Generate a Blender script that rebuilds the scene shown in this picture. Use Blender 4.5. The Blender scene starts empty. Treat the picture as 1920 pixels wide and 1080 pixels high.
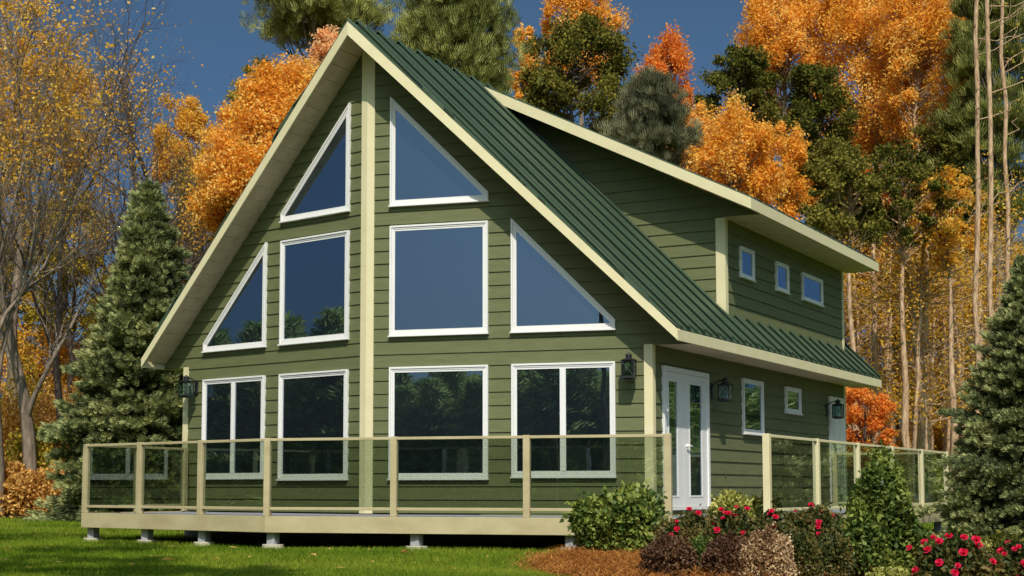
import bpy, math, random
import numpy as np
from mathutils import Vector
random.seed(7)
SC = bpy.context.scene
COL = SC.collection

# ------------------------------------------------------------------ camera, sky, sun, exposure
CX, CY, CZ = 12.9146, -20.5202, 0.3719
YAW, PITCH, ROLL, FPX, PX0, PY0 = 0.5060, 0.0870, 0.0009, 2819.72, 903.2, 671.7
cd = bpy.data.cameras.new('camera')
cam = bpy.data.objects.new('camera', cd)
COL.objects.link(cam)
cam.location = (CX, CY, CZ)
cam.rotation_euler = (math.pi / 2 + PITCH, 0, YAW)
cd.sensor_width = 36.0
cd.lens = FPX / 1920 * 36.0
cd.shift_x = (960 - PX0) / 1920
cd.shift_y = (PY0 - 540) / 1920
cd.clip_start = 0.1
cd.clip_end = 3000
SC.camera = cam

SUN = Vector((0.35, -0.588, 0.728)).normalized()
W = bpy.data.worlds.new('World')
SC.world = W
W.use_nodes = True
nt = W.node_tree
nt.nodes.clear()
sky = nt.nodes.new('ShaderNodeTexSky')
sky.sky_type = 'NISHITA'
sky.sun_disc = False
sky.sun_elevation = math.asin(SUN.z)
sky.sun_rotation = math.atan2(SUN.x, SUN.y)
sky.altitude = 500
sky.air_density = 0.5
sky.dust_density = 6.5
sky.ozone_density = 3.0
bg = nt.nodes.new('ShaderNodeBackground')
bg.inputs['Strength'].default_value = 0.097
out = nt.nodes.new('ShaderNodeOutputWorld')
tint = nt.nodes.new('ShaderNodeMix')
tint.data_type = 'RGBA'; tint.blend_type = 'MULTIPLY'
tint.inputs[0].default_value = 1.0
tint.inputs[7].default_value = (0.72, 1.0, 1.03, 1)
nt.links.new(sky.outputs[0], tint.inputs[6])
nt.links.new(tint.outputs[2], bg.inputs['Color'])
nt.links.new(bg.outputs[0], out.inputs['Surface'])

sl = bpy.data.lights.new('sun', 'SUN')
sl.energy = 4.0
sl.angle = math.radians(0.5)
sl.color = (1.0, 0.93, 0.83)
so = bpy.data.objects.new('sun', sl)
COL.objects.link(so)
so.location = (20, -30, 40)
so.rotation_euler = SUN.to_track_quat('Z', 'Y').to_euler()

SC.view_settings.view_transform = 'Standard'
SC.view_settings.look = 'None'
SC.view_settings.exposure = 0.0
SC.view_settings.gamma = 1.0
SC.cycles.max_bounces = 6
SC.cycles.transparent_max_bounces = 12
SC.cycles.caustics_reflective = False
SC.cycles.caustics_refractive = False

ZG = -0.462                                    # ground level; the deck floor is z = 0

# ------------------------------------------------------------------ helpers
def spot(px, depth):
    """ground point seen at image column px (1920 wide) at this depth from the camera"""
    k = (px - PX0) / FPX
    c, s = math.cos(YAW), math.sin(YAW)
    return CX + depth * (-s + c * k), CY + depth * (c + s * k)

def zat(py, depth):
    return CZ + depth * (917.5 - py) / FPX

def tag(o, label=None, cat=None, group=None, kind=None):
    if label: o['label'] = label
    if cat: o['category'] = cat
    if group: o['group'] = group
    if kind: o['kind'] = kind
    return o

def empty(name, loc=(0, 0, 0), rz=0.0):
    o = bpy.data.objects.new(name, None)
    o.empty_display_size = 0.3
    COL.objects.link(o)
    o.location = loc
    o.rotation_euler = (0, 0, rz)
    return o

def origin(o):
    p = Vector((0, 0, 0))
    while o is not None:
        p += o.location
        o = o.parent
    return p

class MB:
    """collects polygons in world coordinates; build() links them as one mesh"""
    def __init__(self): self.v = []; self.f = []
    def add(self, vs, fs):
        n = len(self.v)
        self.v += [tuple(p) for p in vs]
        self.f += [tuple(i + n for i in f) for f in fs]
    def hexa(self, a, b):
        """two quads a, b (4 points each) joined into a solid"""
        self.add(list(a) + list(b), [(0, 1, 2, 3), (7, 6, 5, 4), (0, 4, 5, 1), (1, 5, 6, 2), (2, 6, 7, 3), (3, 7, 4, 0)])
    def box(self, x0, x1, y0, y1, z0, z1):
        self.hexa([(x0, y0, z0), (x1, y0, z0), (x1, y1, z0), (x0, y1, z0)], [(x0, y0, z1), (x1, y0, z1), (x1, y1, z1), (x0, y1, z1)])
    def fbox(self, F, s0, s1, z0, z1, d0, d1):
        self.hexa([F(s0, z0, d0), F(s1, z0, d0), F(s1, z1, d0), F(s0, z1, d0)], [F(s0, z0, d1), F(s1, z0, d1), F(s1, z1, d1), F(s0, z1, d1)])
    def prism(self, F, poly, d0, d1):
        n = len(poly)
        vs = [F(s, z, d0) for s, z in poly] + [F(s, z, d1) for s, z in poly]
        fs = [tuple(range(n)), tuple(range(2 * n - 1, n - 1, -1))]
        fs += [(i, i + n, (i + 1) % n + n, (i + 1) % n) for i in range(n)]
        self.add(vs, fs)
    def ring(self, F, po, pi, d0, d1):
        n = len(po)
        vs = [F(s, z, d0) for s, z in po] + [F(s, z, d1) for s, z in po] + [F(s, z, d1) for s, z in pi] + [F(s, z, d0) for s, z in pi]
        fs = []
        for i in range(n):
            j = (i + 1) % n
            for k in range(3):
                fs.append((k * n + i, k * n + j, (k + 1) * n + j, (k + 1) * n + i))
            fs.append((3 * n + i, 3 * n + j, j, i))
        self.add(vs, fs)
    def tube(self, pts, rad, sides=8, cap=True):
        V, Fq = tube_arrays([np.array(p, float) for p in pts], rad if isinstance(rad, (list, tuple, np.ndarray)) else [rad] * len(pts), sides)
        n = len(self.v)
        self.v += [tuple(p) for p in V]
        self.f += [tuple(int(i) + n for i in q) for q in Fq]
        if cap:
            self.f.append(tuple(n + i for i in range(sides)))
            self.f.append(tuple(n + len(V) - 1 - i for i in range(sides)))
    def lathe(self, c, prof, sides=20, axis=None):
        vs = []
        for r, z in prof:
            for k in range(sides):
                a = 2 * math.pi * k / sides
                vs.append((c[0] + r * math.cos(a), c[1] + r * math.sin(a), c[2] + z))
        fs = []
        for i in range(len(prof) - 1):
            for k in range(sides):
                k2 = (k + 1) % sides
                fs.append((i * sides + k, i * sides + k2, (i + 1) * sides + k2, (i + 1) * sides + k))
        fs.append(tuple(range(sides)))
        fs.append(tuple((len(prof) - 1) * sides + k for k in range(sides - 1, -1, -1)))
        self.add(vs, fs)
    def build(self, name, mat, parent=None, smooth=False, bevel=0.0, at=None, recalc=True):
        me = bpy.data.meshes.new(name)
        o = bpy.data.objects.new(name, me)
        COL.objects.link(o)
        off = origin(parent) if parent else Vector((0, 0, 0))
        if at is not None:
            o.location = Vector(at) - off
            off = Vector(at)
        me.from_pydata([(x - off.x, y - off.y, z - off.z) for x, y, z in self.v], [], self.f)
        if recalc:
            import bmesh
            bm = bmesh.new(); bm.from_mesh(me)
            bmesh.ops.recalc_face_normals(bm, faces=bm.faces)
            bm.to_mesh(me); bm.free()
        me.materials.append(mat)
        if smooth:
            me.shade_smooth()
        if parent: o.parent = parent
        if bevel:
            b = o.modifiers.new('bevel', 'BEVEL'); b.width = bevel; b.segments = 2; b.limit_method = 'ANGLE'
        return o

def tube_arrays(pts, rad, sides):
    P = np.array(pts); n = len(P)
    T = np.gradient(P, axis=0) if n > 2 else np.repeat((P[1:] - P[:1]), n, 0)
    T /= np.linalg.norm(T, axis=1, keepdims=True) + 1e-9
    ref = np.array([0, 0, 1.0]) if abs(T[0, 2]) < 0.9 else np.array([1.0, 0, 0])
    A = np.cross(T, ref); A /= np.linalg.norm(A, axis=1, keepdims=True) + 1e-9
    B = np.cross(T, A)
    ang = np.arange(sides) * 2 * np.pi / sides
    R = np.asarray(rad, float)[:, None, None]
    V = P[:, None, :] + R * (np.cos(ang)[None, :, None] * A[:, None, :] + np.sin(ang)[None, :, None] * B[:, None, :])
    i = np.arange(n - 1)[:, None] * sides; k = np.arange(sides)[None, :]; k2 = (k + 1) % sides
    Fq = np.stack([i + k, i + k2, i + sides + k2, i + sides + k], -1).reshape(-1, 4)
    return V.reshape(-1, 3), Fq

def np_mesh(name, V, Fq, mat, parent=None, var=None, smooth=False, loc=None):
    """large mesh from arrays; Fq is (n,4) or (n,3); vertices are local"""
    me = bpy.data.meshes.new(name)
    V = np.ascontiguousarray(V, dtype=np.float32); Fq = np.ascontiguousarray(Fq, dtype=np.int32)
    k = Fq.shape[1]; n = len(Fq)
    me.vertices.add(len(V)); me.vertices.foreach_set('co', V.ravel())
    me.loops.add(n * k); me.loops.foreach_set('vertex_index', Fq.ravel())
    me.polygons.add(n)
    me.polygons.foreach_set('loop_start', np.arange(0, n * k, k, dtype=np.int32))
    if smooth:
        me.polygons.foreach_set('use_smooth', np.ones(n, dtype=bool))
    if var is not None:
        a = me.attributes.new('var', 'FLOAT', 'FACE'); a.data.foreach_set('value', np.asarray(var, dtype=np.float32))
    me.update(calc_edges=True)
    me.materials.append(mat)
    o = bpy.data.objects.new(name, me)
    COL.objects.link(o)
    if parent: o.parent = parent
    if loc is not None: o.location = loc
    return o

def copy_tree(o, parent=None):
    c = o.copy(); COL.objects.link(c)
    if parent: c.parent = parent
    for ch in list(o.children): copy_tree(ch, c)
    return c

# ------------------------------------------------------------------ materials
def newmat(name):
    m = bpy.data.materials.new(name); m.use_nodes = True
    n = m.node_tree; n.nodes.clear()
    o = n.nodes.new('ShaderNodeOutputMaterial')
    return m, n, o

def nd(n, t, **kw):
    x = n.nodes.new(t)
    for k, v in kw.items():
        if k in x.inputs.keys(): x.inputs[k].default_value = v
        else: setattr(x, k, v)
    return x

def ramp(n, cols, pos=None):
    r = n.nodes.new('ShaderNodeValToRGB')
    e = r.color_ramp.elements
    k = len(cols)
    while len(e) < k: e.new(0.5)
    for i, c in enumerate(cols):
        e[i].position = pos[i] if pos else i / (k - 1)
        e[i].color = (*c, 1)
    return r

def surf(name, cols, scale=4.0, rough=0.6, stretch=(1, 1, 1), bump=0.0, bscale=30.0, metallic=0.0, detail=6, pos=None, bstretch=None, spec=0.5):
    """solid surface: two-scale noise through a colour ramp, optional bump"""
    m, n, o = newmat(name)
    p = nd(n, 'ShaderNodeBsdfPrincipled', Roughness=rough, Metallic=metallic)
    p.inputs['Specular IOR Level'].default_value = spec
    tc = n.nodes.new('ShaderNodeNewGeometry')
    mp = n.nodes.new('ShaderNodeMapping'); mp.inputs['Scale'].default_value = stretch
    n.links.new(tc.outputs['Position'], mp.inputs['Vector'])
    t = nd(n, 'ShaderNodeTexNoise', Scale=scale, Detail=detail, Roughness=0.65)
    n.links.new(mp.outputs[0], t.inputs['Vector'])
    r = ramp(n, cols, pos)
    n.links.new(t.outputs['Fac'], r.inputs[0])
    n.links.new(r.outputs[0], p.inputs['Base Color'])
    if bump:
        mb_ = n.nodes.new('ShaderNodeMapping'); mb_.inputs['Scale'].default_value = bstretch or stretch
        n.links.new(tc.outputs['Position'], mb_.inputs['Vector'])
        t2 = nd(n, 'ShaderNodeTexNoise', Scale=bscale, Detail=5)
        n.links.new(mb_.outputs[0], t2.inputs['Vector'])
        b = nd(n, 'ShaderNodeBump', Strength=bump, Distance=0.02)
        n.links.new(t2.outputs['Fac'], b.inputs['Height'])
        n.links.new(b.outputs[0], p.inputs['Normal'])
    n.links.new(p.outputs[0], o.inputs[0])
    return m

def leafmat(name, cols, trans=0.3, gloss=0.0, clump=0.6):
    """leaf: colour picked per leaf and per clump, light passes through"""
    m, n, o = newmat(name)
    a = n.nodes.new('ShaderNodeAttribute'); a.attribute_name = 'var'
    tc = n.nodes.new('ShaderNodeTexCoord')
    t = nd(n, 'ShaderNodeTexNoise', Scale=clump, Detail=2)
    n.links.new(tc.outputs['Object'], t.inputs['Vector'])
    mx = nd(n, 'ShaderNodeMath', operation='MULTIPLY_ADD'); mx.inputs[1].default_value = 1.6; mx.inputs[2].default_value = -0.55
    n.links.new(t.outputs['Fac'], mx.inputs[0])
    ad = nd(n, 'ShaderNodeMath', operation='MULTIPLY_ADD'); ad.inputs[1].default_value = 0.75
    n.links.new(a.outputs['Fac'], ad.inputs[0]); n.links.new(mx.outputs[0], ad.inputs[2])
    r = ramp(n, cols)
    n.links.new(ad.outputs[0], r.inputs[0])
    d = nd(n, 'ShaderNodeBsdfDiffuse'); tr = nd(n, 'ShaderNodeBsdfTranslucent')
    n.links.new(r.outputs[0], d.inputs[0]); n.links.new(r.outputs[0], tr.inputs[0])
    s = n.nodes.new('ShaderNodeMixShader'); s.inputs[0].default_value = trans
    n.links.new(d.outputs[0], s.inputs[1]); n.links.new(tr.outputs[0], s.inputs[2])
    last = s
    if gloss:
        g = nd(n, 'ShaderNodeBsdfGlossy', Roughness=0.5)
        s2 = n.nodes.new('ShaderNodeMixShader'); s2.inputs[0].default_value = gloss
        n.links.new(s.outputs[0], s2.inputs[1]); n.links.new(g.outputs[0], s2.inputs[2]); last = s2
    n.links.new(last.outputs[0], o.inputs[0])
    return m

def glassmat(name, tint, refl, rough=0.0, body=None, wave=0.0, coat=(0.92, 0.96, 1.0, 1)):
    """pane: fresnel reflection over a tinted see-through or a dark colour for the unlit room"""
    m, n, o = newmat(name)
    lw = nd(n, 'ShaderNodeLayerWeight', Blend=0.5)
    pw = nd(n, 'ShaderNodeMath', operation='POWER'); pw.inputs[1].default_value = 4.0
    n.links.new(lw.outputs['Facing'], pw.inputs[0])
    m2 = nd(n, 'ShaderNodeMath', operation='MULTIPLY_ADD'); m2.inputs[1].default_value = 0.9; m2.inputs[2].default_value = refl
    n.links.new(pw.outputs[0], m2.inputs[0])
    ge = n.nodes.new('ShaderNodeNewGeometry')
    fb = nd(n, 'ShaderNodeMath', operation='SUBTRACT'); fb.inputs[0].default_value = 1.0
    n.links.new(ge.outputs['Backfacing'], fb.inputs[1])
    ma = nd(n, 'ShaderNodeMath', operation='MULTIPLY'); ma.use_clamp = True
    n.links.new(m2.outputs[0], ma.inputs[0]); n.links.new(fb.outputs[0], ma.inputs[1])
    g = nd(n, 'ShaderNodeBsdfGlossy', Roughness=rough)
    g.inputs['Color'].default_value = coat
    if wave:
        tc = n.nodes.new('ShaderNodeNewGeometry')
        t = nd(n, 'ShaderNodeTexNoise', Scale=2.2, Detail=1)
        n.links.new(tc.outputs['Position'], t.inputs['Vector'])
        b = nd(n, 'ShaderNodeBump', Strength=wave, Distance=0.01)
        n.links.new(t.outputs['Fac'], b.inputs['Height']); n.links.new(b.outputs[0], g.inputs['Normal'])
    if body is None:
        k = nd(n, 'ShaderNodeBsdfTransparent'); k.inputs[0].default_value = (*tint, 1)
    else:
        k = nd(n, 'ShaderNodeBsdfDiffuse'); k.inputs[0].default_value = (*body, 1)
    s = n.nodes.new('ShaderNodeMixShader')
    n.links.new(ma.outputs[0], s.inputs[0]); n.links.new(k.outputs[0], s.inputs[1]); n.links.new(g.outputs[0], s.inputs[2])
    n.links.new(s.outputs[0], o.inputs[0])
    return m

M = {}
M['siding'] = surf('siding_green', [(0.110, 0.121, 0.051), (0.133, 0.145, 0.061), (0.154, 0.165, 0.072)], 2.2, 0.62, (1.2, 1.2, 9), 0.25, 14, pos=[0.25, 0.5, 0.8], bstretch=(1.5, 1.5, 22), spec=0.3)
M['cream'] = surf('cream_trim', [(0.66, 0.58, 0.34), (0.72, 0.64, 0.39), (0.76, 0.69, 0.44)], 3.0, 0.55, (1, 1, 1), 0.08, 60, pos=[0.2, 0.5, 0.8], spec=0.3)
M['deckcream'] = surf('deck_tan_paint_shaded', [(0.40, 0.33, 0.18), (0.49, 0.41, 0.235), (0.56, 0.48, 0.29)], 1.8, 0.6, (1, 1, 2), 0.1, 40, pos=[0.25, 0.5, 0.75], spec=0.3)  # tan paint, its colour taken darker for dappled shade
M['white'] = surf('white_vinyl', [(0.76, 0.74, 0.72), (0.84, 0.82, 0.79)], 3.0, 0.4)
M['soffit'] = surf('soffit_board', [(0.50, 0.40, 0.27), (0.60, 0.50, 0.35), (0.68, 0.57, 0.41)], 5.0, 0.8, (1, 1, 1), 0.15, 80, pos=[0.3, 0.5, 0.75], spec=0.2)
M['roof'] = surf('green_metal_roofing', [(0.042, 0.072, 0.038), (0.054, 0.088, 0.047), (0.066, 0.102, 0.056)], 1.4, 0.42, (1, 1, 1), 0.03, 40, pos=[0.25, 0.5, 0.8], spec=0.5)
M['black'] = surf('black_iron', [(0.008, 0.008, 0.010), (0.018, 0.018, 0.020)], 9, 0.45)
M['stucco'] = surf('foundation_stucco', [(0.26, 0.20, 0.14), (0.38, 0.31, 0.23), (0.46, 0.38, 0.29)], 7, 0.9, (1, 1, 1), 0.8, 18, pos=[0.3, 0.5, 0.8])
M['deckboard'] = surf('grey_deck_boards', [(0.20, 0.20, 0.22), (0.28, 0.28, 0.31)], 3, 0.7, (8, 1, 1), 0.2, 30)
M['greypost'] = surf('grey_timber', [(0.30, 0.30, 0.32), (0.42, 0.42, 0.45)], 4, 0.8, (6, 6, 1), 0.3, 30)
M['concrete'] = surf('footing_concrete', [(0.42, 0.38, 0.27), (0.55, 0.50, 0.37)], 10, 0.85, (1, 1, 1), 0.4, 40)
M['pane'] = glassmat('window_glass', (0, 0, 0), 0.31, body=(0.012, 0.017, 0.022), wave=0.12, coat=(0.60, 0.76, 0.98, 1))  # dark body colour holds the shade of the unlit room
M['railglass'] = glassmat('railing_glass', (0.74, 0.79, 0.72), 0.26)
M['lampglass'] = glassmat('lantern_glass', (0.72, 0.84, 0.84), 0.12, rough=0.05)
M['bark'] = surf('grey_brown_bark', [(0.09, 0.066, 0.048), (0.21, 0.16, 0.115), (0.34, 0.27, 0.20)], 3.0, 0.95, (3, 3, 0.6), 1.0, 9, pos=[0.3, 0.5, 0.75], bstretch=(3, 3, .5))
M['palebark'] = surf('pale_bark', [(0.10, 0.055, 0.03), (0.46, 0.29, 0.165), (0.74, 0.55, 0.36)], 5.5, 0.95, (3, 3, 0.7), 1.0, 8, pos=[0.3, 0.5, 0.8], bstretch=(3, 3, .5))
M['darkbark'] = surf('dark_bark', [(0.035, 0.026, 0.02), (0.075, 0.055, 0.042), (0.12, 0.09, 0.07)], 3, 0.95, (3, 3, 0.7), 0.8, 9)
M['l_orange'] = leafmat('orange_leaf', [(0.55, 0.26, 0.03), (0.88, 0.4, 0.04), (0.98, 0.54, 0.09), (1.0, 0.72, 0.22)], 0.5)
M['l_peach'] = leafmat('salmon_orange_leaf', [(0.85, 0.3, 0.09), (0.97, 0.52, 0.2), (0.98, 0.68, 0.38)], 0.5)
M['l_red'] = leafmat('red_orange_leaf', [(0.66, 0.15, 0.03), (0.92, 0.32, 0.05), (0.95, 0.5, 0.12)], 0.5)
M['l_gold'] = leafmat('gold_leaf', [(0.4, 0.22, 0.03), (0.74, 0.38, 0.035), (0.9, 0.5, 0.06), (0.96, 0.68, 0.16)], 0.5)
M['l_brown'] = leafmat('brown_gold_leaf', [(0.26, 0.12, 0.035), (0.6, 0.31, 0.07), (0.82, 0.5, 0.16)], 0.3)
M['l_olive'] = leafmat('olive_leaf', [(0.06, 0.065, 0.012), (0.15, 0.145, 0.028), (0.3, 0.25, 0.05)], 0.3)
M['l_yolive'] = leafmat('yellow_olive_leaf', [(0.14, 0.12, 0.016), (0.34, 0.26, 0.03), (0.56, 0.42, 0.05)], 0.35)
M['l_green'] = leafmat('dark_green_leaf', [(0.04, 0.055, 0.01), (0.09, 0.105, 0.02), (0.24, 0.2, 0.04)], 0.3)
M['l_shrub'] = leafmat('glossy_shrub_leaf', [(0.025, 0.055, 0.01), (0.08, 0.13, 0.022), (0.28, 0.32, 0.06)], 0.22, 0.02, 3.0)
M['l_yshrub'] = leafmat('yellow_green_shrub_leaf', [(0.1, 0.12, 0.02), (0.32, 0.32, 0.06), (0.56, 0.52, 0.15)], 0.25, 0.02, 3.0)
M['l_rose'] = leafmat('rose_bush_leaf', [(0.026, 0.038, 0.01), (0.07, 0.09, 0.02), (0.22, 0.15, 0.045)], 0.25, 0.02, 3.0)
M['l_maroon'] = leafmat('maroon_shrub_leaf', [(0.04, 0.02, 0.012), (0.11, 0.052, 0.028), (0.22, 0.12, 0.055)], 0.2, 0.02, 3.0)
M['l_rusty'] = leafmat('rusty_pale_shrub_leaf', [(0.14, 0.065, 0.03), (0.42, 0.25, 0.12), (0.68, 0.52, 0.3)], 0.25, 0.02, 3.0)
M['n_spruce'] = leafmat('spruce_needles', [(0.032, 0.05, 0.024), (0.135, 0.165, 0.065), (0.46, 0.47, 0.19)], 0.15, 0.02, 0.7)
M['n_pine'] = leafmat('pine_needles', [(0.08, 0.085, 0.022), (0.21, 0.225, 0.055), (0.46, 0.46, 0.13)], 0.2, 0.02, 0.6)
M['n_greypine'] = leafmat('grey_pine_needles', [(0.07, 0.072, 0.042), (0.17, 0.17, 0.095), (0.32, 0.31, 0.17)], 0.2, 0.0, 0.6)
M['n_wood'] = leafmat('brightened_conifer_needles', [(0.09, 0.16, 0.04), (0.32, 0.42, 0.12), (0.6, 0.64, 0.22)], 0.6, 0.0, 0.9)  # needle colour brightened so the backlit mirrored spruces look sunlit
M['petal'] = leafmat('rose_petal', [(0.55, 0.008, 0.03), (0.75, 0.016, 0.06), (0.85, 0.05, 0.16)], 0.3)
M['grass'] = leafmat('grass_blade', [(0.065, 0.13, 0.01), (0.145, 0.235, 0.018), (0.33, 0.37, 0.045)], 0.35, 0.0, 0.35)
M['straw'] = leafmat('pine_straw', [(0.12, 0.038, 0.01), (0.34, 0.12, 0.026), (0.66, 0.32, 0.09)], 0.2, 0.0, 1.5)
M['lawn'] = surf('lawn_soil_and_grass', [(0.06, 0.095, 0.008), (0.11, 0.16, 0.013), (0.16, 0.20, 0.022)], 1.3, 0.95, (1, 1, 1), 0.6, 60, pos=[0.3, 0.5, 0.75], spec=0.1)
M['litter'] = surf('leaf_litter', [(0.08, 0.045, 0.018), (0.19, 0.10, 0.03), (0.34, 0.19, 0.05)], 2.0, 0.95, (1, 1, 1), 0.9, 20, pos=[0.3, 0.5, 0.75], spec=0.1)
M['strawbase'] = surf('straw_mulch', [(0.05, 0.018, 0.007), (0.13, 0.048, 0.014), (0.24, 0.10, 0.03)], 9, 0.95, (1, 1, 1), 0.9, 40, pos=[0.3, 0.5, 0.75], spec=0.1)

# ------------------------------------------------------------------ ground
mb = MB(); mb.add([(-400, -200, ZG), (400, -200, ZG), (400, 600, ZG), (-400, 600, ZG)], [(0, 1, 2, 3)])
lawn = mb.build('lawn', M['lawn']); tag(lawn, kind='structure')
# woodland floor: band beyond the lawn
def strip(name, pts, z, mat):
    b = MB(); b.add([(x, y, z) for x, y in pts], [tuple(range(len(pts)))])
    o = b.build(name, mat); tag(o, kind='structure'); return o
edge = [spot(px, d) for px, d in ((-700, 38), (-300, 40), (0, 41.5), (130, 42), (300, 46), (600, 52), (1000, 56), (1400, 56), (1650, 54), (1900, 50), (2300, 44))]
far = [spot(2600, 300), spot(900, 420), spot(-1200, 300)]
strip('woodland_floor', edge + far, ZG + 0.004, M['litter'])
BED = [(4.55, -2.75), (4.62, -3.3), (4.75, -4.2), (5.30, -5.6), (5.75, -6.5), (6.6, -7.7), (8.2, -9.6), (11.0, -10.0), (13.0, -7.5), (12.6, -4.0), (10.6, -1.0), (9.8, 1.8), (9.0, 2.4), (8.2, 1.6), (8.4, -1.2), (7.6, -2.2), (6.6, -2.3)]
strip('mulch_bed', BED, ZG + 0.008, M['strawbase'])

# ------------------------------------------------------------------ house frames
Wd, P_ = 4.4, 0.9136
Lw = math.hypot(Wd, P_)
KX = Lw / Wd
def wing(side):
    ux, uy = side * Wd / Lw, P_ / Lw
    nx, ny = side * P_ / Lw, -Wd / Lw
    def F(s, z, d): return (ux * s + nx * d, -P_ + uy * s + ny * d, z)
    return F
FR, FL = wing(1), wing(-1)
def FS(s, z, d): return (Wd + d, s, z)              # right wall: s = y
def FW(s, z, d): return (-Wd - d, s, z)             # left wall
YD, YB = 3.20, 10.34
def FD(s, z, d): return (s, YD - d, z)              # dormer front: s = x
def FB(s, z, d): return (s, YB + d, z)              # back wall

SL = 0.9956
ZA = 7.634
def ztop(x): return ZA - SL * abs(x)
def zund(x): return ZA - 0.214 - 0.9837 * abs(x)
DSL = 0.5034
def dtop(x): return ZA - DSL * x
def dund(x): return ZA - 0.20 - DSL * x
XE, YE, YBE = 5.0054, -0.4746, 11.03
XDE, YDF, YDB = 5.1037, 2.5435, 10.625
def yrake(x): return -1.526 + (1.526 + YE) / XE * abs(x)

def clip(poly, z0, z1):
    def half(pl, zz, keep_above):
        o = []
        for i in range(len(pl)):
            a, b = pl[i], pl[(i + 1) % len(pl)]
            ia = (a[1] >= zz) == keep_above; ib = (b[1] >= zz) == keep_above
            if ia: o.append(a)
            if ia != ib:
                t = (zz - a[1]) / (b[1] - a[1]); o.append((a[0] + t * (b[0] - a[0]), zz))
        return o
    q = half(poly, z0, True)
    return half(q, z1, False) if q else q

LAP, LAP0 = 0.204, 0.012
def siding(b, F, polys):
    for poly in polys:
        zs = [p[1] for p in poly]
        k = math.floor((min(zs) - LAP0) / LAP)
        while LAP0 + k * LAP < max(zs):
            z0, z1 = LAP0 + k * LAP, LAP0 + (k + 1) * LAP
            q = clip(poly, z0 + 1e-4, z1)
            k += 1
            if len(q) < 3: continue
            j = 0.0015 * math.sin(k * 12.9)
            vs = [F(s, z, 0.004 + (0.018 + j) * (z1 - z) / LAP) for s, z in q]
            b.add(vs, [tuple(range(len(vs)))])
            lo = sorted([p for p in q if abs(p[1] - min(r[1] for r in q)) < 1e-5])
            if len(lo) >= 2:
                a, c = lo[0], lo[-1]
                d = 0.004 + (0.018 + j) * (z1 - a[1]) / LAP
                b.add([F(a[0], a[1], d), F(c[0], c[1], d), F(c[0], c[1], 0.0), F(a[0], a[1], 0.0)], [(0, 1, 2, 3)])

house = empty('chalet_house', (0, 4, ZG))
tag(house, 'green lap sided chalet with pointed glass gable front and green metal roof', 'house')

# walls (a solid backing with the lapped boards on it)
for F in (FL, FR):
    b = MB()
    gx = 5.0 * KX
    polys = [[(0, 0.0), (Lw, 0.0), (Lw, zund(Wd) + .01), (0, zund(0) + .01)],
             [(Lw, 2.494), (4.97 * KX, 2.494), (4.97 * KX, zund(4.97) + .01), (Lw, zund(Wd) + .01)]]
    siding(b, F, polys)
    b.prism(F, [(0, -0.0), (Lw, -0.0), (Lw, zund(Wd)), (0, zund(0))], -0.12, -0.002)
    b.build('front_wall', M['siding'], house, recalc=False)
b = MB()
siding(b, FS, [[(0, 0), (YB, 0), (YB, 2.53), (0, 2.53)]])
b.fbox(FS, 0.03, YB, -0.0, 2.9, -0.12, -0.002)
b.build('side_wall', M['siding'], house, recalc=False)
b = MB()
siding(b, FW, [[(0, 0), (YB, 0), (YB, 2.53), (0, 2.53)]])
b.fbox(FW, 0.03, YB, 0.0, 2.9, -0.12, -0.002)
b.build('side_wall', M['siding'], house, recalc=False)
b = MB()
siding(b, FB, [[(-Wd, 0), (Wd, 0), (Wd, 2.9), (0, zund(0)), (-Wd, 2.9)]])
b.prism(FB, [(-Wd, 0), (Wd, 0), (Wd, 2.9), (0, zund(0)), (-Wd, 2.9)], -0.12, -0.002)
b.build('rear_wall', M['siding'], house, recalc=False)
b = MB()
for F in (FL, FR): b.fbox(F, 0, Lw - 0.02, ZG - 0.1, -0.02, -0.2, -0.03)
b.fbox(FS, 0.0, YB - .02, ZG - 0.1, -0.02, -0.2, -0.03); b.fbox(FW, 0.0, YB - .02, ZG - 0.1, -0.02, -0.2, -0.03)
b.build('foundation_wall', M['stucco'], house)

# main roof
roofs = []
RP = 0.61
def rib_profile(y0, y1):
    """(y, height) samples of the ribbed sheet between y0 and y1"""
    o = []
    k = math.floor(y0 / RP) - 1
    while k * RP < y1 + RP:
        c = k * RP
        o += [(c - .020, 0), (c - .020, .040), (c - .052, .040), (c - .050, .056), (c + .050, .056), (c + .052, .040), (c + .020, .040), (c + .020, 0), (c + RP * .5 - .018, 0), (c + RP * .5 - .018, .022), (c + RP * .5 - .040, .022), (c + RP * .5 - .038, .032), (c + RP * .5 + .038, .032), (c + RP * .5 + .040, .022), (c + RP * .5 + .018, .022), (c + RP * .5 + .018, 0)]
        k += 1
    return o
PR = rib_profile(-2, 12)
def ribbed(b, side, x0f, x1f, zf, y0, y1, sl, hs=1.0):
    ys = [(y0, 0)] + [p for p in PR if y0 < p[0] < y1] + [(y1, 0)]
    nx, nz = sl / math.hypot(1, sl), 1 / math.hypot(1, sl)
    rows = []
    for y, hh in ys:
        xa, xb = x0f(y), x1f(y)
        if xb - xa < 0.002: xb = xa + 0.002
        h = 0.016 + hh * hs
        rows.append([(side * x, y, zf(x) + h / nz) for x in (xa, xb)] + [(side * x, y, zf(x) + 0.002) for x in (xa, xb)])
    n = len(b.v)
    for r in rows: b.v += r
    for i in range(len(rows) - 1):
        a, c = n + 4 * i, n + 4 * i + 4
        b.f += [(a, a + 1, c + 1, c), (a + 1, a + 3, c + 3, c + 1), (a + 2, a, c, c + 2)]
    for i in (0, len(rows) - 1):
        a = n + 4 * i; b.f.append((a, a + 1, a + 3, a + 2))
def xr(y): return min(XE, max(0.0, (y + 1.526) / ((1.526 + YE) / XE)))
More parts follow.
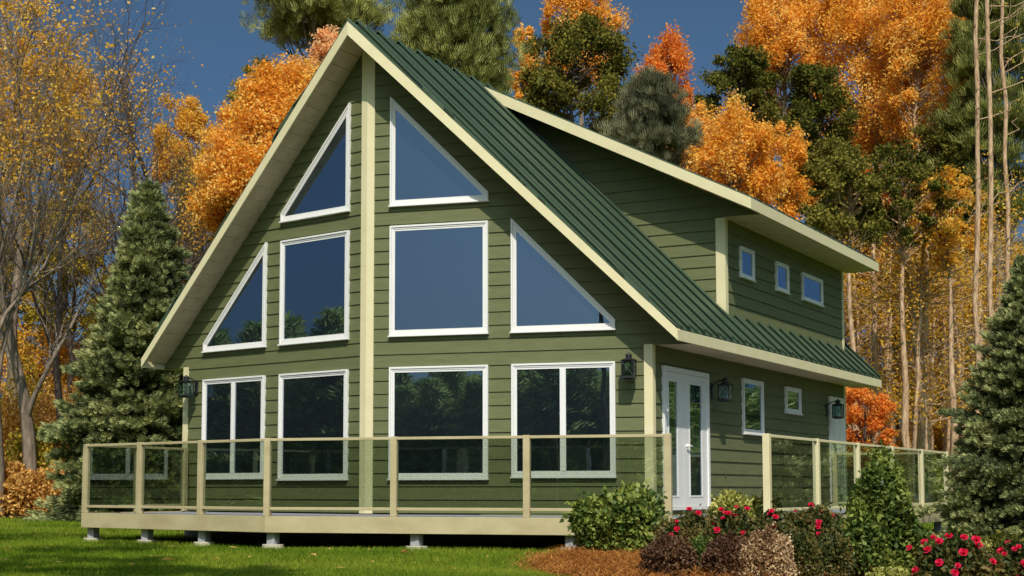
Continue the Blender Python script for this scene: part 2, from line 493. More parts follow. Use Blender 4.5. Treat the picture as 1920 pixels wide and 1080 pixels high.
for side in (1, -1):
    b = MB()
    ribbed(b, side, lambda y: 0.0, lambda y: XE - .004 if y >= YE else xr(y), ztop, -1.526, YBE, SL)
    r = b.build('roof', M['roof'], house, recalc=False)
    roofs.append(r)
    # rake board along the pointed front, eave fascia, soffits
    f = MB()
    rk = lambda x, d, z: (side * x, yrake(x) + d, z)
    f.hexa([rk(0, 0, ztop(0)), rk(XE, 0, ztop(XE)), rk(XE, 0, ztop(XE) - .154), rk(0, 0, zund(0))],
           [rk(0, .03, ztop(0)), rk(XE - .0, .03, ztop(XE)), rk(XE - .0, .03, ztop(XE) - .154), rk(0, .03, zund(0))])
    f.build('rake_board', M['cream'], r)
    f = MB()
    f.hexa([(side * (XE - .03), YE + .031, 2.4963), (side * (XE + .002), YE + .001, 2.4963), (side * (XE + .002), YE + .001, 2.650), (side * (XE - .03), YE + .031, 2.672)],
           [(side * (XE - .03), YBE, 2.4963), (side * (XE + .002), YBE, 2.4963), (side * (XE + .002), YBE, 2.650), (side * (XE - .03), YBE, 2.672)])
    f.build('eave_fascia', M['cream'], r)
    f = MB()                                            # sloped boards under the rake
    n_ = 26
    for k in range(n_):
        xa, xb = XE * k / n_ + .004, XE * (k + 1) / n_ - .004
        if xb > 4.96: break
        wy = lambda x: -P_ + P_ / Wd * x + 0.03
        f.hexa([(side * xa, yrake(xa) + .03, zund(xa) + .012), (side * xb, yrake(xb) + .03, zund(xb) + .012), (side * xb, wy(xb), zund(xb) + .012), (side * xa, wy(xa), zund(xa) + .012)],
               [(side * xa, yrake(xa) + .03, zund(xa) + .03), (side * xb, yrake(xb) + .03, zund(xb) + .03), (side * xb, wy(xb), zund(xb) + .03), (side * xa, wy(xa), zund(xa) + .03)])
    f.hexa([(0, yrake(0) + .03, zund(0) + .031), (side * 4.93, yrake(4.93) + .03, zund(4.93) + .031), (side * 4.93, .1, zund(4.93) + .031), (0, -P_, zund(0) + .031)],
           [(0, yrake(0) + .03, zund(0) + .045), (side * 4.93, yrake(4.93) + .03, zund(4.93) + .045), (side * 4.93, .1, zund(4.93) + .045), (0, -P_, zund(0) + .045)])
    f.build('rake_soffit', M['soffit'], r)
    f = MB()
    f.add([], [])
    yw = lambda x: -P_ + P_ / Wd * x
    f.hexa([(side * 4.40, 0.01, 2.506), (side * (XE - .03), yw(XE - .03) + .01, 2.506), (side * (XE - .03), YBE - .01, 2.506), (side * 4.40, YBE - .01, 2.506)],
           [(side * 4.40, 0.01, 2.520), (side * (XE - .03), yw(XE - .03) + .01, 2.520), (side * (XE - .03), YBE - .01, 2.520), (side * 4.40, YBE - .01, 2.520)])
    f.build('eave_soffit', M['soffit'], r)

# dormer with its shed roof
b = MB()
dp = [(0.25, dund(.25) + .01), (0.25, ztop(.25) - .2), (Wd, ztop(Wd) - .2), (Wd, dund(Wd) + .01)]
siding(b, FD, [dp, [(Wd, 4.905), (5.07, 4.905), (5.07, dund(5.07) + .02), (Wd, dund(Wd) + .02)]])
b.prism(FD, dp, -0.12, -0.002)
siding(b, FS, [[(YD, 2.9), (YB, 2.9), (YB, 4.93), (YD, 4.93)]])
b.fbox(FS, YD + .01, YB, 2.95, 5.2, -0.12, -0.002)
dorm = b.build('dormer', M['siding'], house, recalc=False)
b = MB()
ribbed(b, 1, lambda y: 0.0, lambda y: XDE - .004, dtop, YDF, YDB, DSL, 0.35)
b.build('dormer_roof', M['roof'], dorm, recalc=False)
b = MB()
b.hexa([(0.02, YDF, dtop(.02)), (XDE, YDF, dtop(XDE)), (XDE, YDF, 4.8836), (0.02, YDF, dund(.02))],
       [(0.02, YDF + .03, dtop(.02)), (XDE, YDF + .03, dtop(XDE)), (XDE, YDF + .03, 4.8836), (0.02, YDF + .03, dund(.02))])
b.hexa([(XDE - .03, YDF + .031, 4.8836), (XDE + .002, YDF + .001, 4.8836), (XDE + .002, YDF + .001, 5.064), (XDE - .03, YDF + .031, 5.078)],
       [(XDE - .03, YDB, 4.8836), (XDE + .002, YDB, 4.8836), (XDE + .002, YDB, 5.064), (XDE - .03, YDB, 5.078)])
b.build('fascia', M['cream'], dorm)
b = MB()
b.hexa([(0.1, YDF + .03, dund(.1) + .012), (5.05, YDF + .03, dund(5.05) + .012), (5.05, YD, dund(5.05) + .012), (.1, YD, dund(.1) + .012)],
       [(0.1, YDF + .03, dund(.1) + .03), (5.05, YDF + .03, dund(5.05) + .03), (5.05, YD, dund(5.05) + .03), (.1, YD, dund(.1) + .03)])
b.box(4.40, XDE - .03, YD - .02, YDB - .01, 4.900, 4.914)
b.build('soffit', M['soffit'], dorm)
b = MB()
b.fbox(FD, Wd - 0.135, Wd + .03, 3.22, 4.90, 0.0, 0.032)
b.build('corner_trim', M['cream'], dorm)
for y0, y1 in ((YD, YD + .10), (YB - .09, YB + .02)):
    b = MB(); b.fbox(FS, y0, y1, 3.20, 4.90, 0.0, 0.030)
    b.build('corner_trim', M['cream'], dorm)

# trim
b = MB()
for F in (FL, FR): b.fbox(F, -0.006, 0.118, 0.0, zund(.1) + .02, 0.0, 0.034)
b.build('centre_post', M['cream'], house)
for F, G in ((FR, FS), (FL, FW)):
    b = MB()
    b.fbox(F, Lw - 0.105, Lw + .026, 0.0, 2.506, 0.0, 0.030)
    b.build('corner_trim', M['cream'], house)
    b = MB(); b.fbox(G, 0.004, 0.09, 0.0, 2.506, 0.0, 0.028)
    b.build('corner_trim', M['cream'], house)
    b = MB(); b.fbox(G, YB - .10, YB + .02, 0.0, 2.506, 0.0, 0.028)
    b.build('corner_trim', M['cream'], house)

# ------------------------------------------------------------------ windows
def inset(poly, w):
    n = len(poly); A = sum(poly[i][0] * poly[(i + 1) % n][1] - poly[(i + 1) % n][0] * poly[i][1] for i in range(n))
    sg = 1 if A > 0 else -1
    lines = []
    for i in range(n):
        (x0, y0), (x1, y1) = poly[i], poly[(i + 1) % n]
        l = math.hypot(x1 - x0, y1 - y0); nx, ny = -sg * (y1 - y0) / l, sg * (x1 - x0) / l
        lines.append((nx, ny, nx * x0 + ny * y0 + w))
    o = []
    for i in range(n):
        a1, b1, c1 = lines[i - 1]; a2, b2, c2 = lines[i]
        dt = a1 * b2 - a2 * b1
        o.append(((c1 * b2 - c2 * b1) / dt, (a1 * c2 - a2 * c1) / dt))
    return o

def window(F, poly, parent, mull=False, w0=0.030, w1=0.055, sill=True, k=1.0):
    p1 = inset(poly, w0 * k); p2 = inset(p1, w1 * k)
    b = MB(); b.ring(F, poly, p1, 0.0, 0.062)
    win = b.build('window', M['white'], parent, bevel=0.004)
    s0, s1 = min(p[0] for p in poly), max(p[0] for p in poly); z0 = min(p[1] for p in poly)
    if sill:
        b = MB(); b.fbox(F, s0 - .014, s1 + .014, z0 - .022, z0 - .002, 0.0, 0.085)
        b.build('sill', M['white'], win, bevel=0.003)
    b = MB(); pm = inset(p1, w1 * k * .45)
    b.ring(F, inset(p1, .003), pm, 0.0, 0.048); b.ring(F, inset(pm, .0015), p2, 0.0, 0.040)
    b.build('sash', M['white'], win)
    if mull:
        c = (s0 + s1) / 2; zt = max(p[1] for p in p2); zb = min(p[1] for p in p2)
        b = MB(); b.fbox(F, c - .046, c + .046, zb, zt, 0.0, 0.044); b.fbox(F, c - .004, c + .046, zb, zt, 0.0, 0.047)
        b.build('mullion', M['white'], win)
    b = MB(); b.prism(F, p2, 0.012, 0.026)
    b.build('pane', M['pane'], win)
    return win

def wpoly(a, b, zb, zt, zc=None):
    a, b = a * KX, b * KX
    return [(a, zb), (b, zb), (b, zt), (a, zt)] if zc is None else [(a, zb), (b, zb), (b, zc), (a, zt)]
for F in (FR, FL):
    window(F, wpoly(.376, 1.954, 4.795, 6.54, 4.926), house)['label'] = 'triangular window under the peak'
    window(F, wpoly(.379, 1.949, 2.750, 4.475), house)['label'] = 'square upper storey window'
    window(F, wpoly(2.307, 3.881, 2.749, 4.498, 2.888), house)['label'] = 'triangular window above the eave'
    window(F, wpoly(.381, 1.950, .535, 2.259), house)['label'] = 'square ground floor window'
    window(F, wpoly(2.311, 3.876, .561, 2.261), house, mull=True)['label'] = 'sliding window of two panes'
R4 = lambda a, b, c, d: [(a, c), (b, c), (b, d), (a, d)]
window(FS, R4(3.935, 4.977, 1.323, 2.257), house, k=.9)
window(FS, R4(6.295, 7.188, 1.784, 2.259), house, k=.9)
for a, c in ((3.906, 4.60), (5.855, 6.569), (7.456, 8.768)):
    window(FS, R4(a, c, 4.0, 4.525), dorm, k=.8)['label'] = 'small dormer window'

# french doors in the right wall
b = MB(); po = R4(.368, 2.275, .06, 2.219); pi = R4(.44, 2.20, .10, 2.145)
b.ring(FS, po, pi, 0.0, 0.055)
dr = b.build('french_door', M['white'], house, bevel=.004)
for y0, y1, g0, g1 in ((.445, 1.165, .55, .95), (1.172, 2.195, 1.41, 1.985)):
    b = MB(); b.ring(FS, R4(y0, y1, .105, 2.14), R4(g0, g1, .25, 2.03), 0.0, 0.034)
    b.ring(FS, R4(g0 + .002, g1 - .002, .252, 2.028), R4(g0 + .03, g1 - .03, .28, 2.0), 0.0, 0.040)
    b.build('door_leaf', M['white'], dr)
    b = MB(); b.fbox(FS, g0 + .028, g1 - .028, .278, 2.002, 0.008, 0.024)
    b.build('pane', M['pane'], dr)
b = MB()
b.tube([FS(1.30, 1.04, .034), FS(1.30, 1.04, .075)], .026, 12); b.tube([FS(1.29, 1.04, .078), FS(1.33, 1.042, .085), FS(1.42, 1.035, .08)], [.014, .013, .010], 10)
b.lathe(FS(1.30, .985, .045), [(.012, 0), (.014, .012), (.0, .014)], 8)
b.build('handle', M['white'], dr)
# rear entrance door in the right wall
b = MB(); b.ring(FS, R4(9.13, 10.20, .06, 2.235), R4(9.20, 10.13, .09, 2.165), 0.0, 0.055)
d2 = b.build('rear_door', M['white'], house, bevel=.004)
b = MB(); b.fbox(FS, 9.205, 10.125, .095, 2.16, 0.0, .03)
for z0, z1 in ((.25, .95), (1.1, 2.0)):
    for s0, s1 in ((9.32, 9.63), (9.70, 10.01)):
        b.ring(FS, R4(s0, s1, z0, z1), R4(s0 + .035, s1 - .035, z0 + .035, z1 - .035), 0.03, .04)
b.build('door_leaf', M['white'], d2)
b = MB(); b.tube([FS(9.28, 1.03, .03), FS(9.28, 1.03, .08), FS(9.38, 1.03, .085)], .014, 8); b.build('handle', M['black'], d2)
# ------------------------------------------------------------------ wall lanterns
def lantern(F, s, z, label):
    """s, z: centre of the back plate on the wall frame F"""
    base = Vector(F(s, z, 0.022))
    t = empty('wall_lantern', base)
    tag(t, label, 'lantern', 'black wall lanterns on the house')
    b = MB(); b.fbox(F, s - .035, s + .035, z - .13, z + .13, .006, .036); b.build('back_plate', M['black'], t, bevel=.006)
    b = MB()
    pts = [F(s, z + .06, .03), F(s, z + .115, .07), F(s, z + .15, .13), F(s, z + .158, .19), F(s, z + .15, .245)]
    b.tube(pts, .011, 8); b.build('arm', M['black'], t, smooth=True)
    D = .25
    c = F(s, z, D)
    cb = MB()
    cb.lathe((c[0], c[1], z), [(.125, .085), (.128, .094), (.07, .118), (.045, .124), (.045, .165), (.055, .168), (.05, .178), (.02, .192), (.014, .205), (.0, .207)], 20)
    cb.build('cap', M['black'], t)
    cg = MB()
    h = .088
    for du in (-h, h):
        for dd in (-h, h):
            cg.fbox(F, s + du - .008, s + du + .008, z - .155, z + .09, D + dd - .008, D + dd + .008)
    for zz in (-.155, .072):
        cg.fbox(F, s - h, s + h, z + zz, z + zz + .018, D - h - .0075, D - h + .0075); cg.fbox(F, s - h, s + h, z + zz, z + zz + .018, D + h - .0075, D + h + .0075)
        cg.fbox(F, s - h - .0075, s - h + .0075, z + zz, z + zz + .018, D - h, D + h); cg.fbox(F, s + h - .0075, s + h + .0075, z + zz, z + zz + .018, D - h, D + h)
    for a in (-1, 1):
        for dd in (-h, h):
            cg.tube([F(s - a * h, z - .14, D + dd * 1.03), F(s + a * h, z + .075, D + dd * 1.03)], .0038, 6)
            cg.tube([F(s + dd * 1.03, z - .14, D - a * h), F(s + dd * 1.03, z + .075, D + a * h)], .0038, 6)
    cg.build('cage', M['black'], t)
    bb = MB(); bb.fbox(F, s - h - .01, s + h + .01, z - .172, z - .156, D - h - .01, D + h + .01); bb.fbox(F, s - .06, s + .06, z - .185, z - .1725, D - .06, D + .06)
    bb.build('base', M['black'], t, bevel=.003)
    g = MB()
    g.fbox(F, s - h + .008, s + h - .008, z - .15, z + .085, D - h - .002, D - h + .002); g.fbox(F, s - h + .008, s + h - .008, z - .15, z + .085, D + h - .002, D + h + .002)
    g.fbox(F, s - h - .002, s - h + .002, z - .15, z + .085, D - h + .008, D + h - .008); g.fbox(F, s + h - .002, s + h + .002, z - .15, z + .085, D - h + .008, D + h - .008)
    g.build('glass', M['lampglass'], t)
lantern(FL, 4.075 * KX, 2.135, 'black lantern beside the left sliding window, seen against the spruce')
lantern(FR, 4.12 * KX, 2.16, 'black lantern facing front between the sliding window and the corner trim')
lantern(FS, 2.466, 1.958, 'black lantern on the side wall just right of the french doors')
lantern(FS, 8.984, 1.950, 'black lantern at the far end of the side wall by the rear door')

# ------------------------------------------------------------------ deck
PD = 3.4697
K = P_ / Wd
def dl(x): return -PD + K * abs(x)
XL, XRR, XS, YS0, YS1 = -4.31, 5.5595, 6.7243, dl(6.7243), 9.20
deck = empty('deck', (1, -2.6, ZG))
tag(deck, 'raised tan deck with a pointed front edge on grey posts wrapping the chalet', 'deck')
b = MB()
f1 = [(XL + .03, dl(XL) + .03), (0, -PD + .03), (XS - .03, dl(XS) + .03), (XS - .03, YS1), (Wd + .035, YS1), (Wd + .035, .0), (0, -P_ - .04), (-Wd + .04, -.10), (XL + .03, -.05)]
def planks(b, poly):
    pass
b.add([(x, y, -.012) for x, y in f1] + [(x, y, -.10) for x, y in f1], [tuple(range(len(f1))), tuple(range(2 * len(f1) - 1, len(f1) - 1, -1))])
b.build('deck_floor', M['deckboard'], deck)
def board(p, q, z0, z1, th, b, inward):
    dx, dy = q[0] - p[0], q[1] - p[1]; l = math.hypot(dx, dy); nx, ny = -dy / l * inward, dx / l * inward
    b.hexa([(p[0], p[1], z0), (q[0], q[1], z0), (q[0] + nx * th, q[1] + ny * th, z0), (p[0] + nx * th, p[1] + ny * th, z0)],
           [(p[0], p[1], z1), (q[0], q[1], z1), (q[0] + nx * th, q[1] + ny * th, z1), (p[0] + nx * th, p[1] + ny * th, z1)])
for p, q in (((XL, dl(XL)), (0, -PD)), ((0, -PD), (XS, dl(XS))), ((XS, dl(XS) + .001), (XS, YS1)), ((XS - .041, YS1), (Wd + .04, YS1)), ((XL, -.1), (XL, dl(XL) + .042))):
    b = MB(); board(p, q, -.2287, 0.0, .04, b, 1)
    b.build('rim_board', M['deckcream'], deck, bevel=.004)
def footing(x, y):
    b = MB(); b.box(x - .066, x + .066, y - .066, y + .066, ZG + .05, -.10)
    p = b.build('support_post', M['greypost'], deck, bevel=.006)
    b = MB(); b.lathe((x, y, ZG - .08), [(.155, 0), (.155, .138), (.148, .146)], 20)
    b.build('footing', M['concrete'], p)
for x in (-4.17, -2.80, -1.46, 0.02, 2.12, 4.25, 6.55): footing(x, dl(x) + .16)
for y in (.6, 3.2, 5.8, 8.9): footing(6.55, y)

def railing(pts, label, skip_first=False, skip_last=False, mat='deckcream'):
    t = empty('glass_railing', (pts[len(pts) // 2][0], pts[len(pts) // 2][1], 0.0))
    tag(t, label, 'railing')
    ph = .046
    for i, p in enumerate(pts):
        q = pts[i + 1] if i + 1 < len(pts) else pts[i - 1]
        dx, dy = q[0] - p[0], q[1] - p[1]; l = math.hypot(dx, dy); ux, uy = dx / l, dy / l
        def G(s, z, d, p=p, ux=ux, uy=uy): return (p[0] + ux * s - uy * d, p[1] + uy * s + ux * d, z)
        if not ((i == 0 and skip_first) or (i == len(pts) - 1 and skip_last)):
            b = MB(); b.fbox(G, -ph, ph, 0.002, 1.094, -ph, ph)
            b.build('post', M[mat], t, bevel=.005)
        if i + 1 < len(pts):
            b = MB(); b.fbox(G, ph + .001, l - ph - .001, 1.05, 1.088, -.032, .032); b.build('top_rail', M[mat], t, bevel=.004)
            b = MB(); b.fbox(G, ph + .001, l - ph - .001, .085, .125, -.022, .022); b.build('bottom_rail', M[mat], t, bevel=.004)
            b = MB(); b.fbox(G, ph + .002, l - ph - .002, .126, 1.049, -.004, .004); b.build('glass_panel', M['railglass'], t)
e = .05
fp = [(x, dl(x) + e) for x in (XL + e, XL * .667, XL * .333, 0.0, XRR * .334, XRR * .666, XRR)]
railing(fp, 'tan framed glass railing along the pointed front edge of the deck')
railing([(XS - e, y) for y in (-1.62, .58, 2.75, 4.9, 7.05, YS1 - e)], 'glass railing with frame lightened as sunlit along the right side of the deck behind the rose bed', mat='cream')  # cream instead of the deck tan puts sunlight into the frame colour
railing([(XS - e, YS1 - e), (5.6, YS1 - e), (Wd + .12, YS1 - e)], 'short glass railing across the far end of the side deck', skip_first=True, mat='cream')  # same lighter frame colour, standing for sunlight
railing([(XL + e, dl(XL) + e), (XL + e, -1.35), (XL + e, -.16)], 'short glass railing closing the left end of the deck', skip_first=True)
# ------------------------------------------------------------------ vegetation builders
def unit(rng, n):
    v = rng.normal(size=(n, 3)); return v / np.linalg.norm(v, axis=1, keepdims=True)

def leaf_quads(rng, C, L, Wf=0.6, fold=0.25, out=None, outk=0.0, up=0.0):
    """one folded rhombus per centre; L is the length (scalar or array)"""
    n = len(C); L = np.broadcast_to(L, (n,)) * rng.uniform(.7, 1.3, n)
    a = unit(rng, n)
    if out is not None: a = a + out * outk
    a[:, 2] += up
    a /= np.linalg.norm(a, axis=1, keepdims=True) + 1e-9
    b = np.cross(a, unit(rng, n)); b /= np.linalg.norm(b, axis=1, keepdims=True) + 1e-9
    nn = np.cross(a, b)
    L = L[:, None]
    p0 = C - a * L * .5; p2 = C + a * L * .5
    mid = C - a * L * .06 + nn * L * fold * .3
    p1 = mid + b * L * Wf * .5; p3 = mid - b * L * Wf * .5
    V = np.stack([p0, p1, p2, p3], 1).reshape(-1, 3)
    return V, np.arange(4 * n).reshape(n, 4)

class Wood:
    def __init__(self): self.V = []; self.F = []; self.n = 0
    def tube(self, pts, rad, sides=5):
        V, F = tube_arrays(pts, rad, sides)
        self.V.append(V); self.F.append(F + self.n); self.n += len(V)
    def mesh(self, name, mat, parent):
        return np_mesh(name, np.concatenate(self.V), np.concatenate(self.F), mat, parent, smooth=True)

def bend(rng, p0, p1, n, amp, sag=0.0):
    t = np.linspace(0, 1, n)[:, None]
    P = np.array(p0) * (1 - t) + np.array(p1) * t
    l = np.linalg.norm(np.array(p1) - np.array(p0))
    w = rng.normal(size=(n, 3)) * amp * l; w[0] = 0; w[-1] = 0
    w[:, 2] *= .5
    P = P + w; P[:, 2] += sag * l * np.sin(t[:, 0] * np.pi)
    return P

def crown_tree(name, label, px, depth, top, bot, hw, leaf, bark='bark', seed=0, leaf_size=.17, nclus=90, per=170, fill=.55, cr=.17, squash=1.0, group=None, cat='tree', base_px=None, trunk_r=None, up=.0, lean=0.0, shape=1.0, wf=.7, limbs=True):
    """trunk, limbs and a crown of leaf clumps between image rows top and bot, half width hw (1920 px)"""
    rng = np.random.default_rng(seed)
    if name == 'orange_tree': squash, cr = 1.7, cr * .82
    s = depth / FPX
    x, y = spot(px if base_px is None else base_px, depth)
    cxw, cyw = spot(px, depth)
    zt, zb = zat(top, depth) - ZG, max(.6, zat(bot, depth) - ZG)
    R = hw * s; H = (zt - zb) / 2; zc = (zt + zb) / 2
    ox, oy = cxw - x, cyw - y
    t = empty(name, (x, y, ZG)); tag(t, label, cat, group)
    # clump centres: pushed towards the shell, egg shaped
    u = unit(rng, nclus); r = rng.uniform(fill, 1.0, nclus) ** .6
    zz = u[:, 2] * r
    wid = np.where(zz > 0, np.sqrt(np.clip(1 - np.abs(zz) ** (1.6 * shape), .03, 1)), np.sqrt(np.clip(1 - np.abs(zz) ** 2.2, .03, 1)))
    hor = u[:, :2] / (np.linalg.norm(u[:, :2], axis=1, keepdims=True) + 1e-9)
    rr = rng.uniform(.15, 1, nclus) ** .55
    C = np.stack([ox + hor[:, 0] * rr * wid * R, oy + hor[:, 1] * rr * wid * R, zc + zz * H], 1)
    C[:, 0] += lean * (C[:, 2] - zc); 
    sz = (R + H) * .5 * cr * rng.uniform(.55, 1.35, nclus)
    wd = Wood()
    tr = trunk_r or max(.08, .0125 * zt)
    tp = bend(rng, (0, 0, -.05), (ox * .9, oy * .9, zb + (zt - zb) * .8), 9, .006)
    wd.tube(tp, np.linspace(tr, tr * .18, 9), 8)
    if limbs:
        for c, q in zip(C, sz):
            k = np.clip((c[2] - .35 * np.hypot(c[0] - ox, c[1] - oy) - R * .4) / (zb + (zt - zb) * .8), .25, .97)
            i = k * 8; i0 = int(min(7, i)); p0 = tp[i0] * (1 - (i - i0)) + tp[i0 + 1] * (i - i0)
            rb = tr * (.42 - .28 * k) * rng.uniform(.6, 1.1)
            P = bend(rng, p0, c, 6, .035, -.06)
            wd.tube(P, np.linspace(rb, rb * .2, 6), 5)
            for _ in range(3):
                wd.tube(bend(rng, P[3 + _ % 2], c + unit(rng, 1)[0] * q * 1.1, 4, .06), np.linspace(rb * .3, rb * .08, 4), 3)
    wd.mesh('trunk', M[bark], t)
    cs = []
    for c, q in zip(C, sz):
        nsub = 7
        sc = c + unit(rng, nsub) * q * rng.uniform(.3, 1.0, (nsub, 1)) * np.array([1, 1, .75 * squash])
        m = int(per * 2.3 / nsub * rng.uniform(.6, 1.4))
        d = np.repeat(sc, m, 0) + rng.normal(size=(nsub * m, 3)) * q * .40 * np.array([1, 1, .85 * squash])
        cs.append(d)
    D = np.concatenate(cs)
    V, Fq = leaf_quads(rng, D, leaf_size * .60, wf, up=up)
    np_mesh('crown', V, Fq, M[leaf], t, var=rng.uniform(0, 1, len(Fq)))
    return t

def needle_brush(rng, A, B, rad, blades=4, wid=.42):
    """bushy sprig from A to B: several narrow crossed blades flaring from the stem"""
    n = len(A); ax = B - A; L = np.linalg.norm(ax, axis=1, keepdims=True); a = ax / (L + 1e-9)
    b = np.cross(a, unit(rng, n)); b /= np.linalg.norm(b, axis=1, keepdims=True) + 1e-9
    c = np.cross(a, b)
    Vs = []
    for k in range(blades):
        th = 2 * np.pi * (k + rng.uniform(-.2, .2, (n, 1))) / blades
        o = np.cos(th) * b + np.sin(th) * c
        w = np.cross(a, o)
        r = np.broadcast_to(rad, (n,))[:, None]
        p0 = A + a * L * .02; p2 = A + a * L * rng.uniform(.75, 1.05, (n, 1)) + o * r * .8
        m = A + a * L * .45 + o * r
        p1 = m + w * r * wid; p3 = m - w * r * wid
        Vs.append(np.stack([p0, p1, p2, p3], 1))
    V = np.stack(Vs, 1).reshape(-1, 3)
    return V, np.arange(4 * n * blades).reshape(-1, 4)

def spruce_arrays(rng, H, R, dens=1.0, sprig=.16, rad=.034, blades=4, whorl=.17, power=.85):
    wd = Wood(); wd.tube(np.array([[0, 0, -.05], [0, 0, H * .5], [0, 0, H * .985]]), [R * .055, R * .035, .012], 8)
    A = []; B = []; G = []
    lob = rng.uniform(0, 6.28, 4)
    z = .05 * H * .4
    while z < H * .975:
        t = z / H
        rl = R * (1 - t) ** power
        nb = max(4, int((7 + 5 * (1 - t)) * dens ** .5))
        ph = rng.uniform(0, 6.28); wr = rng.uniform(.80, 1.12)
        for k in range(nb):
            az = ph + 6.283 * k / nb + rng.normal() * .18
            l = rl * wr * (1 + .13 * math.sin(3 * az + lob[0] + z * 1.3) + .08 * math.sin(5 * az + lob[1] - z * 2)) * rng.uniform(.72, 1.08) * (1.12 if rng.random() < .10 else 1) + .04
            d = np.array([math.cos(az), math.sin(az), 0])
            lift = rng.uniform(.05, .35) + .7 * t
            n = 5
            s = np.linspace(0, 1, n)[:, None]
            P = np.array([0, 0, z]) + d * l * s + np.array([0, 0, 1]) * l * (lift * .35 * s - (.38 - .35 * t) * s ** 1.6 + .14 * s ** 4)
            P[1:, :] += rng.normal(size=(n - 1, 3)) * l * .03
            if l > .25: wd.tube(P, np.linspace(.010 + l * .010, .004, n), 4)
            m = max(3, int(l / (sprig * .27) * dens))
            for q in range(m):
                f = .14 + .86 * (q + rng.random()) / m
                i = f * (n - 1); i0 = int(min(n - 2, i)); p = P[i0] + (P[i0 + 1] - P[i0]) * (i - i0)
                ax = P[min(n - 1, i0 + 1)] - P[i0]; ax = ax / np.linalg.norm(ax)
                side = np.cross(ax, [0, 0, 1]); side /= np.linalg.norm(side) + 1e-9
                sg = (-1) ** q
                reach = (1.25 - f) * l * .42
                e = p + side * sg * rng.uniform(.15, 1) * reach + ax * reach * .5 + np.array([0, 0, rng.uniform(-.35, .25) * reach])
                dirn = side * sg * rng.uniform(.2, 1.0) + ax * 1.0 + np.array([0, 0, rng.uniform(-.15, .75)])
                dirn /= np.linalg.norm(dirn)
                sl_ = sprig * rng.uniform(.7, 1.35)
                A.append(e); B.append(e + dirn * sl_); G.append(f)
                if rng.random() < .5:
                    A.append(p); B.append(p + (e - p) * min(1, sprig * 1.4 / (np.linalg.norm(e - p) + 1e-6))); G.append(f * .6)
        z += whorl * (1.05 - .45 * t) * rng.uniform(.8, 1.2)
    A.append(np.array([0, 0, H * .96])); B.append(np.array([0, 0, H + .05])); G.append(1)
    A = np.array(A); B = np.array(B)
    V, Fq = needle_brush(rng, A, B, rad * rng.uniform(.7, 1.3, len(A)), blades, .24)
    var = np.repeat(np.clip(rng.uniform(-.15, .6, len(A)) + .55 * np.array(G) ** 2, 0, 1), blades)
    return wd, V, Fq, var

def spruce(name, label, x, y, H, R, seed, mat='n_spruce', group=None, **kw):
    rng = np.random.default_rng(seed)
    wd, V, Fq, var = spruce_arrays(rng, H, R, **kw)
    t = empty(name, (x, y, ZG), rng.uniform(0, 6)); tag(t, label, 'tree', group)
    wd.mesh('trunk', M['darkbark'], t)
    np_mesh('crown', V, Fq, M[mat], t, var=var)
    return t

def pine(name, label, px, depth, top, bot, hw, mat, seed, nclus=120, tuft=.42, per=26, base_px=None, group=None, cr=.16, bark='bark', spread=1.0):
    """long needled pine: boughs ending in upturned tufts"""
    rng = np.random.default_rng(seed)
    s = depth / FPX; x, y = spot(px if base_px is None else base_px, depth); cx_, cy_ = spot(px, depth)
    ox, oy = cx_ - x, cy_ - y
    zt, zb = zat(top, depth) - ZG, zat(bot, depth) - ZG; R = hw * s
    t = empty(name, (x, y, ZG)); tag(t, label, 'tree', group)
    wd = Wood(); tr = .012 * zt + .05
    tp = bend(rng, (0, 0, -.05), (ox, oy, zt - .4), 10, .006)
    wd.tube(tp, np.linspace(tr, .03, 10), 8)
    A = []; B = []
    for k in range(nclus):
        f = rng.random(); z = zb + (zt - zb) * f
        wr = R * (1 - f ** 1.8 * .75) * (.55 + .45 * min(1, f * 4))
        az = rng.uniform(0, 6.283); r = wr * rng.uniform(.25, 1.0) ** .6 * spread
        c = np.array([ox + math.cos(az) * r, oy + math.sin(az) * r, z + r * .12])
        kk = np.clip((z - r * .25) / zt, .05, .97) * 9; i0 = int(min(8, kk))
        wd.tube(bend(rng, tp[i0], c, 5, .03, -.05), np.linspace(tr * .28, .012, 5), 4)
        q = cr * R * rng.uniform(.7, 1.4)
        P = c + rng.normal(size=(per, 3)) * q * np.array([1, 1, .55])
        out = P - np.array([ox, oy, z - .6 * R]); out /= np.linalg.norm(out, axis=1, keepdims=True)
        dr = out * .6 + unit(rng, per) * .55 + np.array([0, 0, .65]); dr /= np.linalg.norm(dr, axis=1, keepdims=True)
        A.append(P); B.append(P + dr * tuft * rng.uniform(.7, 1.3, (per, 1)))
    A = np.concatenate(A); B = np.concatenate(B)
    V, Fq = needle_brush(rng, A, B, tuft * .42, 13, .09)
    wd.mesh('trunk', M[bark], t)
    np_mesh('crown', V, Fq, M[mat], t, var=np.repeat(rng.uniform(0, 1, len(A)), 13))
    return t

